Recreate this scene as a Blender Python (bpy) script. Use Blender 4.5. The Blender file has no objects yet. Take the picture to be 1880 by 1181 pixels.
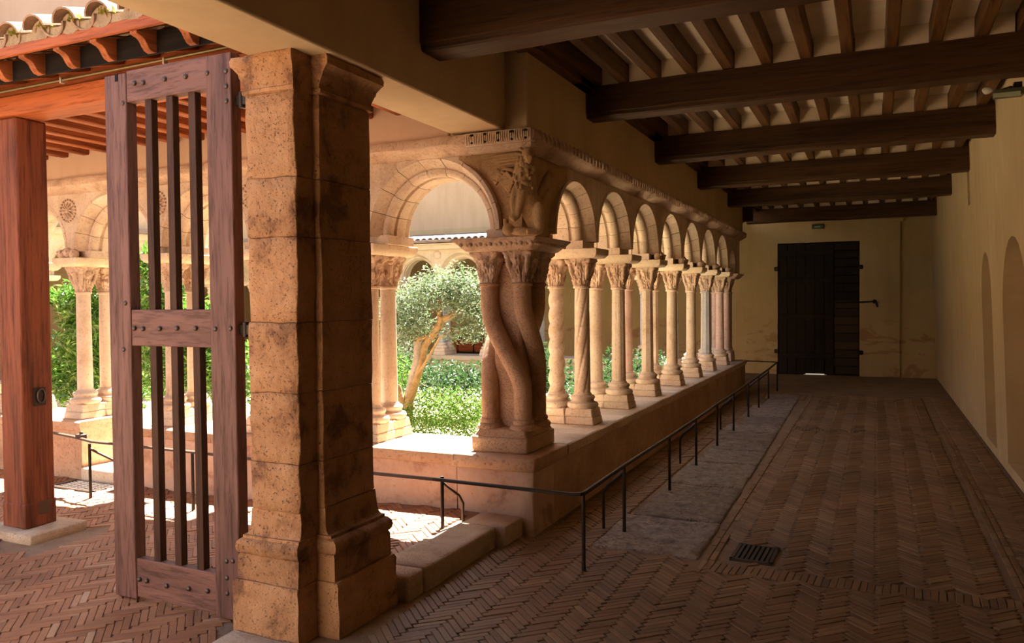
import bpy, bmesh, math, random
from math import sin, cos, pi, radians, sqrt
from mathutils import Vector, Matrix, noise
random.seed(7)
SC = bpy.context.scene
COL = SC.collection

# ------------------------------------------------------------------ camera
yaw, pit, rol, FPX = radians(24.83), radians(1.437), radians(-.53), 1445.
Fv = Vector((-sin(yaw)*cos(pit), cos(yaw)*cos(pit), -sin(pit)))
Rt = Vector((cos(yaw), sin(yaw), 0)); Uv = Rt.cross(Fv)
R2 = Rt*cos(rol)+Uv*sin(rol); U2 = -Rt*sin(rol)+Uv*cos(rol)
cam = bpy.data.cameras.new('camera'); camo = bpy.data.objects.new('camera', cam); COL.objects.link(camo)
cam.sensor_width = 36; cam.lens = FPX*36/1880; cam.clip_start = .05
camo.matrix_world = Matrix(((R2.x, U2.x, -Fv.x, 0), (R2.y, U2.y, -Fv.y, 0), (R2.z, U2.z, -Fv.z, 1.65), (0, 0, 0, 1)))
SC.camera = camo
# ------------------------------------------------------------------ world, sun, exposure
W = bpy.data.worlds.new('sky'); SC.world = W; W.use_nodes = True
nt = W.node_tree; bg = nt.nodes['Background']
sky = nt.nodes.new('ShaderNodeTexSky'); sky.sky_type = 'NISHITA'; sky.sun_disc = False
sky.sun_elevation = radians(62); sky.sun_rotation = radians(-12.5); sky.air_density = 1.0; sky.dust_density = 2.5; sky.ozone_density = .6
nt.links.new(sky.outputs[0], bg.inputs[0]); bg.inputs[1].default_value = .24
sl = bpy.data.lights.new('sun', 'SUN'); sl.energy = 28.0; sl.angle = radians(.6); sl.color = (1, .96, .89)
so = bpy.data.objects.new('sun', sl); COL.objects.link(so)
so.rotation_euler = Vector((.22, -1, -1.92)).to_track_quat('-Z', 'Y').to_euler()
SC.view_settings.view_transform = 'Standard'; SC.view_settings.look = 'None'
SC.view_settings.gamma = 1; SC.view_settings.use_curve_mapping = False
SC.view_settings.exposure = 0.95
try:
    SC.cycles.max_bounces = 16; SC.cycles.diffuse_bounces = 10; SC.cycles.use_denoising = True
    SC.cycles.sample_clamp_indirect = 6
except Exception: pass

# ------------------------------------------------------------------ materials
def nodes_mat(name):
    m = bpy.data.materials.new(name); m.use_nodes = True
    n = m.node_tree.nodes; return m, n, m.node_tree.links, n['Principled BSDF']
def ramp(n, stops):
    r = n.new('ShaderNodeValToRGB'); e = r.color_ramp.elements
    e[0].position, e[0].color = stops[0][0], (*stops[0][1], 1)
    e[1].position, e[1].color = stops[-1][0], (*stops[-1][1], 1)
    for p, c in stops[1:-1]:
        k = e.new(p); k.color = (*c, 1)
    return r
def noise_node(n, l, vec, scale, detail=6, rough=.6, dist=0):
    t = n.new('ShaderNodeTexNoise'); t.inputs['Scale'].default_value = scale
    t.inputs['Detail'].default_value = detail; t.inputs['Roughness'].default_value = rough
    t.inputs['Distortion'].default_value = dist
    if vec is not None: l.new(vec, t.inputs['Vector'])
    return t
def mix(n, l, a, b, fac, mode='MIX'):
    m = n.new('ShaderNodeMix'); m.data_type = 'RGBA'; m.blend_type = mode
    for s, v in ((m.inputs[6], a), (m.inputs[7], b), (m.inputs[0], fac)):
        if isinstance(v, (int, float)): s.default_value = v
        elif isinstance(v, tuple): s.default_value = (*v, 1)
        else: l.new(v, s)
    return m.outputs[2]
def position(n, l, scale=(1, 1, 1)):
    g = n.new('ShaderNodeNewGeometry'); mp = n.new('ShaderNodeMapping'); mp.inputs['Scale'].default_value = scale
    l.new(g.outputs['Position'], mp.inputs['Vector']); return mp.outputs[0]
def objcoord(n, l, scale=(1, 1, 1)):
    g = n.new('ShaderNodeTexCoord'); mp = n.new('ShaderNodeMapping'); mp.inputs['Scale'].default_value = scale
    l.new(g.outputs['Object'], mp.inputs['Vector']); return mp.outputs[0]
def rnd(n, l):
    o = n.new('ShaderNodeObjectInfo'); g = n.new('ShaderNodeNewGeometry')
    a = n.new('ShaderNodeMath'); a.operation = 'ADD'; l.new(o.outputs['Random'], a.inputs[0]); l.new(g.outputs['Random Per Island'], a.inputs[1])
    f = n.new('ShaderNodeMath'); f.operation = 'FRACT'; l.new(a.outputs[0], f.inputs[0]); return f.outputs[0]
def bump(n, l, h, b, strength=.4, dist=.01):
    k = n.new('ShaderNodeBump'); k.inputs['Strength'].default_value = strength; k.inputs['Distance'].default_value = dist
    l.new(h, k.inputs['Height']); l.new(k.outputs[0], b.inputs['Normal'])

def stone(name, a, b, c, scale=2.5, pits=60, bs=.5, vary=0.0, bd=.008, rough=.9, pl=(.30, .46), lo=.28):
    """a light, b mid, c stain colour"""
    m, n, l, bs_ = nodes_mat(name); v = position(n, l)
    n1 = noise_node(n, l, v, scale, 8, .65, .3)
    r1 = ramp(n, [(lo, c), (.46, b), (.68, a)]); l.new(n1.outputs[0], r1.inputs[0])
    n2 = noise_node(n, l, v, pits, 4, .7)
    r2 = ramp(n, [(pl[0], (.52, .48, .45)), (pl[1], (1, 1, 1))]); l.new(n2.outputs[0], r2.inputs[0])
    colr = mix(n, l, r1.outputs[0], r2.outputs[0], .7, 'MULTIPLY')
    if vary:
        r3 = ramp(n, [(0, (1-vary, 1-vary*1.1, 1-vary*1.25)), (1, (1+vary*.5, 1+vary*.5, 1+vary*.5))]); l.new(rnd(n, l), r3.inputs[0])
        colr = mix(n, l, colr, r3.outputs[0], 1., 'MULTIPLY')
    l.new(colr, bs_.inputs['Base Color']); bs_.inputs['Roughness'].default_value = rough
    ad = n.new('ShaderNodeMath'); ad.operation = 'ADD'
    n3 = noise_node(n, l, v, scale*5, 5, .6)
    l.new(r2.outputs[0], ad.inputs[0]); l.new(n3.outputs[0], ad.inputs[1])
    bump(n, l, ad.outputs[0], bs_, bs, bd)
    return m
def plaster(name, a, b, stain=None, low=None):
    m, n, l, p = nodes_mat(name); v = position(n, l)
    n1 = noise_node(n, l, v, .9, 6, .6, .4)
    r1 = ramp(n, [(.3, b), (.65, a)]); l.new(n1.outputs[0], r1.inputs[0]); c = r1.outputs[0]
    n4 = noise_node(n, l, position(n, l, (3, 3, .5)), 1.6, 5, .6)
    r4 = ramp(n, [(.35, (.86, .84, .80)), (.6, (1, 1, 1))]); l.new(n4.outputs[0], r4.inputs[0])
    c = mix(n, l, c, r4.outputs[0], .6, 'MULTIPLY')
    if stain:
        n5 = noise_node(n, l, position(n, l, (.8, .8, 2.0)), 1.5, 8, .62, 1.5)
        r5 = ramp(n, [(.55, (0, 0, 0)), (.585, (1, 1, 1))]); l.new(n5.outputs[0], r5.inputs[0])
        sx = n.new('ShaderNodeSeparateXYZ'); l.new(position(n, l), sx.inputs[0])
        mr = n.new('ShaderNodeMapRange'); mr.inputs[1].default_value = low; mr.inputs[2].default_value = low-.35
        l.new(sx.outputs[2], mr.inputs[0])
        mm = n.new('ShaderNodeMath'); mm.operation = 'MULTIPLY'; l.new(r5.outputs[0], mm.inputs[0]); l.new(mr.outputs[0], mm.inputs[1])
        c = mix(n, l, c, stain, mm.outputs[0])
    l.new(c, p.inputs['Base Color']); p.inputs['Roughness'].default_value = .92
    n3 = noise_node(n, l, v, 14, 8, .6); bump(n, l, n3.outputs[0], p, .25, .01)
    return m
def wood(name, a, b, sc, rough=.6, bs=.35, knots=True):
    """sc: mapping scale, small along the grain"""
    m, n, l, p = nodes_mat(name); v = position(n, l, sc)
    n1 = noise_node(n, l, v, 2.2, 8, .65, .6)
    r1 = ramp(n, [(.30, b), (.50, a), (.72, tuple(min(1, x*1.35) for x in a))]); l.new(n1.outputs[0], r1.inputs[0])
    n2 = noise_node(n, l, v, 9, 4, .7)
    r2 = ramp(n, [(.36, (.45, .4, .38)), (.5, (1, 1, 1))]); l.new(n2.outputs[0], r2.inputs[0])
    c = mix(n, l, r1.outputs[0], r2.outputs[0], .75, 'MULTIPLY')
    l.new(c, p.inputs['Base Color']); p.inputs['Roughness'].default_value = rough; p.inputs['Specular IOR Level'].default_value = .22
    ad = n.new('ShaderNodeMath'); ad.operation = 'ADD'; l.new(n1.outputs[0], ad.inputs[0]); l.new(r2.outputs[0], ad.inputs[1])
    bump(n, l, ad.outputs[0], p, bs, .006)
    return m
def flat(name, c, rough=.6, metal=0., vary=0., trans=0., spec=None):
    m, n, l, p = nodes_mat(name); p.inputs['Roughness'].default_value = rough; p.inputs['Metallic'].default_value = metal
    p.inputs['Base Color'].default_value = (*c, 1)
    if vary:
        r = ramp(n, [(0, tuple(x*(1-vary) for x in c)), (.6, c), (1, tuple(min(1, x*(1+vary)) for x in c))])
        l.new(rnd(n, l), r.inputs[0]); l.new(r.outputs[0], p.inputs['Base Color'])
    if spec is not None: p.inputs['Specular IOR Level'].default_value = spec
    return m
def leafmat(name, c1, c2, c3, rough=.35, spec=.5):
    m, n, l, p = nodes_mat(name); p.inputs['Roughness'].default_value = rough; p.inputs['Specular IOR Level'].default_value = spec
    r = ramp(n, [(0, c1), (.55, c2), (1, c3)]); l.new(rnd(n, l), r.inputs[0]); l.new(r.outputs[0], p.inputs['Base Color'])
    t = n.new('ShaderNodeBsdfTranslucent'); l.new(r.outputs[0], t.inputs[0]); mx = n.new('ShaderNodeMixShader'); mx.inputs[0].default_value = .4
    l.new(p.outputs[0], mx.inputs[1]); l.new(t.outputs[0], mx.inputs[2]); l.new(mx.outputs[0], n['Material Output'].inputs[0])
    return m
def brickmat(name, cs):
    m, n, l, p = nodes_mat(name); v = position(n, l)
    r = ramp(n, cs); l.new(rnd(n, l), r.inputs[0])
    n1 = noise_node(n, l, v, 1.1, 5, .6); r1 = ramp(n, [(.35, (.62, .60, .58)), (.62, (1.1, 1.08, 1.05))]); l.new(n1.outputs[0], r1.inputs[0])
    c = mix(n, l, r.outputs[0], r1.outputs[0], .8, 'MULTIPLY')
    n2 = noise_node(n, l, v, 55, 5, .7); r2 = ramp(n, [(.3, (.6, .56, .52)), (.5, (1, 1, 1))]); l.new(n2.outputs[0], r2.inputs[0])
    c = mix(n, l, c, r2.outputs[0], .6, 'MULTIPLY')
    l.new(c, p.inputs['Base Color']); p.inputs['Roughness'].default_value = .62
    bump(n, l, n2.outputs[0], p, .5, .004); return m

M = {}
M['plaster'] = plaster('cream_plaster', (.66, .51, .32), (.56, .42, .25))
M['plaster_far'] = plaster('ochre_plaster', (.60, .45, .23), (.50, .37, .18), (.44, .27, .13), 1.3)
M['plaster_right'] = plaster('tan_plaster', (.62, .47, .27), (.52, .38, .21))
M['plaster_pink'] = plaster('pinkish_plaster', (.60, .44, .31), (.54, .38, .26))
M['plaster_tan'] = plaster('tan_upper_plaster', (.66, .48, .28), (.60, .43, .235))
M['ceil'] = plaster('ceiling_plaster', (.90, .80, .62), (.82, .70, .50))
M['pillar'] = stone('pillar_stone', (.52, .30, .155), (.41, .215, .10), (.20, .095, .045), 4.2, 75, 1.0, .16, .016, .9, (.29, .40), .36)
M['stone'] = stone('cloister_stone', (.70, .58, .45), (.62, .48, .35), (.42, .29, .19), 2.6, 50, .5, .12)
M['carved'] = stone('carved_stone', (.66, .50, .37), (.55, .39, .27), (.28, .175, .11), 5, 60, .6, .10)
M['lion'] = stone('lion_stone', (.54, .36, .18), (.47, .30, .14), (.30, .18, .08), 6, 60, .5, .05)
M['pier'] = stone('pier_stone', (.62, .42, .26), (.54, .33, .19), (.32, .19, .11), 4, 90, .8, .05, .010)
M['far'] = stone('far_stone', (.60, .51, .38), (.53, .43, .30), (.38, .29, .19), 2.2, 45, .35)
M['pale'] = stone('pale_stone', (.76, .64, .47), (.70, .56, .39), (.55, .41, .27), 2.2, 45, .35, .06)
M['grey'] = stone('grey_marble', (.46, .45, .44), (.40, .39, .38), (.28, .26, .25), 3, 30, .3, .04)
M['pink'] = stone('pinkish_marble', (.66, .48, .40), (.58, .39, .32), (.44, .28, .22), 3, 30, .3, .04)
M['parapet'] = stone('parapet_stone', (.60, .42, .27), (.50, .31, .19), (.34, .19, .11), 1.6, 40, .6, .08, .012)
M['blotched'] = stone('blotched_parapet', (.64, .46, .34), (.55, .36, .25), (.36, .20, .13), 3.4, 30, .6, .05, .01, .9, (.26, .36), .36)
M['coping'] = stone('coping_stone', (.68, .53, .38), (.60, .44, .30), (.44, .30, .19), 2, 40, .5, .06)
M['kerb'] = stone('kerb_stone', (.58, .46, .34), (.50, .38, .26), (.38, .27, .18), 4, 110, .8, .12, .008)
M['slab'] = stone('worn_slab', (.60, .48, .37), (.42, .33, .25), (.19, .14, .10), 9, 26, 1.0, .28, .035, .6, (.34, .52))
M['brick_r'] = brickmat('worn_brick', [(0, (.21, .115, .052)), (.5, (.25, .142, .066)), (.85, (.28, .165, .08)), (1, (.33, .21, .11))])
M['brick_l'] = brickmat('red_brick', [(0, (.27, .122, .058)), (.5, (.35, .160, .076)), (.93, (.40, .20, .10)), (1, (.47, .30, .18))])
M['mortar'] = stone('mortar', (.30, .20, .12), (.24, .155, .09), (.15, .095, .055), 3, 40, .6)
M['dark_x'] = wood('dark_beam_wood', (.075, .036, .014), (.034, .016, .006), (.25, 4, 4), .5)
M['dark_y'] = wood('dark_joist_wood', (.135, .062, .020), (.07, .030, .010), (4, .25, 4), .5)
M['red_x'] = wood('red_beam_wood', (.40, .11, .035), (.22, .055, .018), (.3, 4, 4), .5)
M['red_y'] = wood('red_joist_wood', (.34, .105, .035), (.20, .055, .02), (4, .3, 4), .55)
M['red_z'] = wood('red_post_wood', (.21, .064, .030), (.060, .019, .010), (5, 5, .3), .6, .5)
M['gate_z'] = wood('gate_wood_upright', (.165, .086, .072), (.085, .042, .035), (5, 5, .45), .55, .45)
M['gate_x'] = wood('gate_wood_rail', (.175, .090, .073), (.095, .047, .038), (.6, 5, 5), .55, .45)
M['eave_shade'] = wood('eave_shade_black', (.010, .006, .004), (.006, .004, .003), (.3, 4, 4), .9)  # near-black colour standing in for the deep shade under the eave
M['gate_bar'] = wood('gate_bar_shade_wood', (.060, .026, .014), (.035, .015, .009), (5, 5, .45), .6, .4)  # darker than the frame, with the bars' shade put into the colour
M['iron'] = flat('dark_iron', (.035, .026, .020), .5, .6)
M['rust'] = flat('brown_iron', (.10, .055, .032), .55, .3)
M['stud'] = flat('stud_iron', (.10, .075, .062), .4, .5)
M['black'] = flat('drain_void', (.006, .005, .004), 1)
M['door'] = wood('old_door_wood', (.020, .013, .008), (.010, .007, .004), (4, 4, .3), .7)
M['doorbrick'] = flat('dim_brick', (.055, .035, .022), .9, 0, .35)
M['tile'] = stone('roof_tile', (.42, .28, .19), (.34, .205, .13), (.22, .135, .085), 7, 60, .5, .18)
M['tile_dim'] = stone('weathered_tile', (.26, .20, .17), (.21, .155, .13), (.14, .10, .08), 7, 60, .4)
M['tilemortar'] = stone('tile_mortar', (.40, .29, .17), (.34, .24, .14), (.24, .16, .09), 9, 60, .5)
M['moss'] = leafmat('moss', (.16, .17, .02), (.26, .24, .03), (.36, .30, .05), .9, .1)
M['conduit'] = flat('brassy_conduit', (.26, .20, .10), .4, .6)
M['soil'] = stone('soil', (.48, .40, .26), (.38, .31, .19), (.26, .20, .11), 3, 30, .8)  # soil colour lightened to bounce sun up to the gallery ceiling
M['bark'] = stone('tree_bark', (.46, .31, .15), (.34, .21, .09), (.18, .11, .05), 6, 40, .8)
M['greybark'] = stone('grey_bark', (.48, .42, .36), (.38, .32, .26), (.20, .16, .12), 6, 40, .8)
M['olive'] = leafmat('silvery_leaf', (.085, .135, .055), (.15, .21, .10), (.26, .30, .21), .22, .95)
M['laurel'] = leafmat('bright_leaf', (.045, .13, .016), (.095, .22, .028), (.20, .32, .055), .26, .8)
M['shrub'] = leafmat('dark_leaf', (.012, .040, .010), (.025, .070, .015), (.05, .11, .025), .4, .4)
M['cover'] = leafmat('grass_leaf', (.060, .145, .020), (.105, .205, .030), (.19, .28, .060), .6, .2)
M['white'] = flat('pale_plastic', (.7, .68, .6), .5)
M['fixture'] = flat('green_grey_metal', (.10, .11, .07), .4, .2)
M['lens'] = flat('lamp_glass', (.42, .50, .36), .15)
M['exit'] = flat('sign_panel', (.06, .10, .085), .4)
M['bars'] = flat('grate_iron', (.060, .047, .036), .55, .3)

# ------------------------------------------------------------------ mesh helpers
class MB:
    def __init__(s): s.v = []; s.f = []
    def add(s, vs, fs):
        o = len(s.v); s.v += [tuple(p) for p in vs]; s.f += [tuple(i+o for i in q) for q in fs]; return s
    def box(s, x0, x1, y0, y1, z0, z1, tx=0, ty=0):
        """tx, ty: how much the top is drawn in"""
        return s.add([(x0, y0, z0), (x1, y0, z0), (x1, y1, z0), (x0, y1, z0), (x0+tx, y0+ty, z1), (x1-tx, y0+ty, z1), (x1-tx, y1-ty, z1), (x0+tx, y1-ty, z1)],
                     [(3, 2, 1, 0), (4, 5, 6, 7), (0, 1, 5, 4), (1, 2, 6, 5), (2, 3, 7, 6), (3, 0, 4, 7)])
    def sweep(s, rings, closed=True, caps=True):
        """rings: lists of equal length points"""
        n = len(rings[0]); vs = [p for r in rings for p in r]; fs = []
        for i in range(len(rings)-1):
            for j in range(n if closed else n-1):
                k = (j+1) % n; fs.append((i*n+j, i*n+k, (i+1)*n+k, (i+1)*n+j))
        if caps and closed: fs += [tuple(range(n-1, -1, -1)), tuple((len(rings)-1)*n+j for j in range(n))]
        return s.add(vs, fs)
    def lathe(s, prof, n=20, c=(0, 0), fn=None):
        rings = []
        for r, z in prof:
            rings.append([(c[0]+(fn(2*pi*j/n, r, z) if fn else r)*cos(2*pi*j/n), c[1]+(fn(2*pi*j/n, r, z) if fn else r)*sin(2*pi*j/n), z) for j in range(n)])
        return s.sweep(rings)
    def tube(s, pts, rad, n=8):
        pts = [Vector(p) for p in pts]; rings = []
        rads = rad if isinstance(rad, (list, tuple)) else [rad]*len(pts)
        t0 = (pts[1]-pts[0]).normalized(); u = t0.orthogonal().normalized()
        for i, p in enumerate(pts):
            t = (pts[min(i+1, len(pts)-1)]-pts[max(i-1, 0)]).normalized()
            u = (u-t*u.dot(t)).normalized(); w = t.cross(u)
            rings.append([tuple(p+(u*cos(2*pi*j/n)+w*sin(2*pi*j/n))*rads[i]) for j in range(n)])
        return s.sweep(rings)
    def prism(s, poly, axis, a0, a1):
        """poly in the two other axes (order x,y,z minus axis)"""
        def P(p, a): q = list(p); q.insert(axis, a); return tuple(q)
        return s.sweep([[P(p, a0) for p in poly], [P(p, a1) for p in poly]])
    def ball(s, c, r, n=10, m=7, rot=None):
        c = Vector(c); r = r if isinstance(r, (tuple, list)) else (r, r, r); rings = []
        for i in range(m+1):
            a = -pi/2+pi*(i+.02)/(m+.04)
            ring = []
            for j in range(n):
                q = Vector((cos(a)*cos(2*pi*j/n)*r[0], cos(a)*sin(2*pi*j/n)*r[1], sin(a)*r[2]))
                if rot: q.rotate(rot)
                ring.append(tuple(c+q))
            rings.append(ring)
        return s.sweep(rings)
    def mesh(s, name, smooth=None, fix=True):
        me = bpy.data.meshes.new(name); me.from_pydata(s.v, [], s.f)
        if fix:
            b = bmesh.new(); b.from_mesh(me); bmesh.ops.recalc_face_normals(b, faces=b.faces); b.to_mesh(me); b.free()
        if smooth:
            me.shade_smooth(); me.set_sharp_from_angle(angle=radians(smooth))
        me.update(); return me
def link(name, me, mat, parent=None, loc=None):
    o = bpy.data.objects.new(name, me); COL.objects.link(o)
    if mat is not None and not me.materials: me.materials.append(mat)
    if parent: o.parent = parent
    if loc: o.location = loc
    return o
def obj(name, mb, mat, parent=None, loc=None, smooth=None, bevel=0, fix=True, seg=2):
    o = link(name, mb.mesh(name, smooth, fix), mat, parent, loc)
    if bevel:
        b = o.modifiers.new('bevel', 'BEVEL'); b.width = bevel; b.segments = seg; b.limit_method = 'ANGLE'; b.angle_limit = radians(40)
        if not smooth: o.data.shade_smooth(); o.data.set_sharp_from_angle(angle=radians(50))
    return o
def tag(o, label, cat, group=None, kind=None):
    o['label'] = label; o['category'] = cat
    if group: o['group'] = group
    o['kind'] = kind or 'thing'
    return o
def thing(name, label, cat, loc=(0, 0, 0), rz=0, group=None):
    o = bpy.data.objects.new(name, None); COL.objects.link(o); o.location = loc; o.rotation_euler = (0, 0, rz)
    return tag(o, label, cat, group)
def struct(name, mb, mat, label=None, cat='wall', **k):
    o = obj(name, mb, mat, **k); o['kind'] = 'structure'
    if label: o['label'] = label; o['category'] = cat
    return o
def jit(mb, a, sc=3.0):
    mb.v = [tuple(Vector(p)+noise.noise_vector(Vector(p)*sc)*a) for p in mb.v]; return mb
def grid_block(x0, x1, y0, y1, z0, z1, step=.06, a=.006, sc=5, bev=.010):
    """box with subdivided sides and a rough surface"""
    b = bmesh.new(); bmesh.ops.create_cube(b, size=1)
    for v in b.verts: v.co = Vector(((x0+x1)/2+v.co.x*(x1-x0), (y0+y1)/2+v.co.y*(y1-y0), (z0+z1)/2+v.co.z*(z1-z0)))
    bmesh.ops.bevel(b, geom=b.edges[:], offset=bev, segments=1, affect='EDGES')
    L = max(x1-x0, y1-y0, z1-z0)
    bmesh.ops.subdivide_edges(b, edges=[e for e in b.edges if e.calc_length() > step*1.6], cuts=max(1, int(L/step/2)), use_grid_fill=True)
    m = MB(); b.verts.ensure_lookup_table(); b.verts.index_update()
    m.v = [tuple(v.co+noise.noise_vector(v.co*sc)*a+noise.noise_vector(v.co*sc*4)*a*.4) for v in b.verts]
    m.f = [tuple(v.index for v in f.verts) for f in b.faces]; b.free(); return m
def ss(x): x = max(0, min(1, x)); return x*x*(3-2*x)
ORD = ['first', 'second', 'third', 'fourth', 'fifth', 'sixth', 'seventh', 'eighth', 'ninth', 'tenth', 'eleventh', 'twelfth']

# ================================================================== SETTING: floors
def floorz(x, y): return .13*ss((x+5.2)/2.2)*ss((y-3.1)/1.7) if x < -2.3 else 0.
BL, BW = .190, .038
def herring(x0, x1, y0, y1):
    """brick centres (x, y, angle): L by W bricks laid in a 45 degree zigzag"""
    k = 5; s = BW; out = []; R = int(max(x1-x0, y1-y0)/s*1.6)+8; cx, cy = (x0+x1)/2, (y0+y1)/2; c = sqrt(.5)
    for r in range(-R, R):
        base = r % (2*k)
        for m in range(-R//(2*k)-2, R//(2*k)+3):
            u, v = base+2*k*m+k/2, r+.5                       # lying brick in row r
            X, Y = (u-v)*c*s, (u+v)*c*s
            if x0 < cx+X < x1 and y0 < cy+Y < y1: out.append((cx+X, cy+Y, pi/4))
            u, v = r+.5, base-2*k+1+2*k*m+k/2                 # standing brick in column r
            X, Y = (u-v)*c*s, (u+v)*c*s
            if x0 < cx+X < x1 and y0 < cy+Y < y1: out.append((cx+X, cy+Y, 3*pi/4))
    return out
BM = MB()   # one brick: chamfered top, no underside
a_, b_, e_ = BL/2-.0009, BW/2-.0009, .0026
BM.add([(-a_, -b_, -.02), (a_, -b_, -.02), (a_, b_, -.02), (-a_, b_, -.02), (-a_, -b_, -e_), (a_, -b_, -e_), (a_, b_, -e_), (-a_, b_, -e_),
        (-a_+e_, -b_+e_, 0), (a_-e_, -b_+e_, 0), (a_-e_, b_-e_, 0), (-a_+e_, b_-e_, 0)],
       [(0, 1, 5, 4), (1, 2, 6, 5), (2, 3, 7, 6), (3, 0, 4, 7), (4, 5, 9, 8), (5, 6, 10, 9), (6, 7, 11, 10), (7, 4, 8, 11), (8, 9, 10, 11)])
CAMP = Vector((0, 0, 1.65))
def screen_size(x, y, z=0):
    d = Vector((x, y, z))-CAMP; dep = d.dot(Fv)
    if dep < .5: return -1
    u, v = 940+FPX*d.dot(R2)/dep, 590.5-FPX*d.dot(U2)/dep
    if not (5 < u < 1875 and 5 < v < 1176): return -1
    return abs(d.z)/dep**3
def lay(parent, bricks, mat, hid=None):
    me1 = BM.mesh('brick', None, False); me1.materials.append(mat)
    bricks = [(x, y, a, random.gauss(0, .0016), random.gauss(0, .008), random.gauss(0, .012), random.uniform(.9, 1.0)) for x, y, a in bricks]
    vis = sorted(bricks, key=lambda q: -screen_size(q[0], q[1]) if not (hid and hid(q[0], q[1])) else 1)
    top = set(q[:3] for q in vis[:300]); stuff = MB()
    for q in bricks:
        x, y, a, dz, rx, ry, sc = q; z = floorz(x, y)
        if q[:3] in top:
            o = link('brick', me1, mat, parent, (x, y, z+dz)); o.rotation_euler = (rx*.5, ry*.3, a+random.gauss(0, .012)); o.scale = (sc, 1, 1)
        else:
            ca, sa = cos(a), sin(a)
            stuff.add([(x+p[0]*sc*ca-p[1]*sa, y+p[0]*sc*sa+p[1]*ca, floorz(x, y)+dz+p[2]+p[0]*ry*.3+p[1]*rx) for p in BM.v], BM.f)
    if stuff.v:
        o = obj('brick_paving', stuff, mat, parent, fix=False); o['kind'] = 'stuff'
def inr(x, y, r, g=0): return r[0]-g < x < r[1]+g and r[2]-g < y < r[3]+g

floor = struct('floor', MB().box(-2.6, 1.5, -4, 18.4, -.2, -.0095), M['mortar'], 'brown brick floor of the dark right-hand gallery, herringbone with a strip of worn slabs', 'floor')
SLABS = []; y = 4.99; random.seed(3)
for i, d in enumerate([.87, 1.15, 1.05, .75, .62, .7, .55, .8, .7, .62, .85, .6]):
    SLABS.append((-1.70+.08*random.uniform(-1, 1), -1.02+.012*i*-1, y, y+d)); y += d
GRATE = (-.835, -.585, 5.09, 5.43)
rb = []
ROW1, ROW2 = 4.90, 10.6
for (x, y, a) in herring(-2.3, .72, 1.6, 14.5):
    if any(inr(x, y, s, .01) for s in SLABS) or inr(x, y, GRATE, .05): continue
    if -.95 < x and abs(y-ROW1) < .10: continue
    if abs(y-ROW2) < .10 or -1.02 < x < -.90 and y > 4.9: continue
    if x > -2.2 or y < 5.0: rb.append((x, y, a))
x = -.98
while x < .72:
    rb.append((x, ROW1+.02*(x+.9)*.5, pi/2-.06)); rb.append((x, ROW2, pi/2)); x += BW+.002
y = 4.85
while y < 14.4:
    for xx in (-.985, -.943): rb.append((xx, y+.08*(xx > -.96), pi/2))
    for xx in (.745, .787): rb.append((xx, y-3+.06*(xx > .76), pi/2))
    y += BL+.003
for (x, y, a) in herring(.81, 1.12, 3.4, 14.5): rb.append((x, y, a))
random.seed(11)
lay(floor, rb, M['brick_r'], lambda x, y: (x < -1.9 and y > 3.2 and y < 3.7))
for s in SLABS:
    mb = grid_block(s[0], s[1]-.012, s[2]+.016, s[3]-.016, -.06, .006, .04, .013, 9); obj('stone_slab', mb, M['slab'], floor, smooth=60)

# left gallery floor and the open court in front of it
gm = MB(); NX, NY = 56, 44
for j in range(NY+1):
    for i in range(NX+1):
        X, Y = -13+i*(10.45/NX), -6.4+j*(11.5/NY); gm.v.append((X, Y, floorz(X, Y)-.009))
for j in range(NY):
    for i in range(NX): a = j*(NX+1)+i; gm.f.append((a, a+1, a+NX+2, a+NX+1))
floor_left = struct('floor_left', gm, M['mortar'], 'red herringbone brick floor of the sunlit left-hand gallery and forecourt', 'floor', fix=False)
random.seed(12)
PSTONE = (-5.62, -5.10, 3.36, 3.98)
lb = [(x, y, a) for x, y, a in herring(-8.0, -2.66, 1.5, 5.02) if not inr(x, y, PSTONE, .02) and not inr(x, y, (-6.9, -6.25, 4.69, 5.0), .03)
      and not inr(x, y, (-3.0, -2.4, 2.95, 3.7), .02) and not inr(x, y, (-2.95, -2.4, 2.3, 3.02))]
lay(floor_left, lb, M['brick_l'], lambda x, y: False)
for (x0, x1, y0, y1) in [(-2.93, -2.42, 2.60, 2.965), (-2.93, -2.42, 2.05, 2.59)]:
    obj('threshold_stone', grid_block(x0, x1, y0, y1, -.06, .012, .08, .007, 6), M['kerb'], floor_left, smooth=60)

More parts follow.
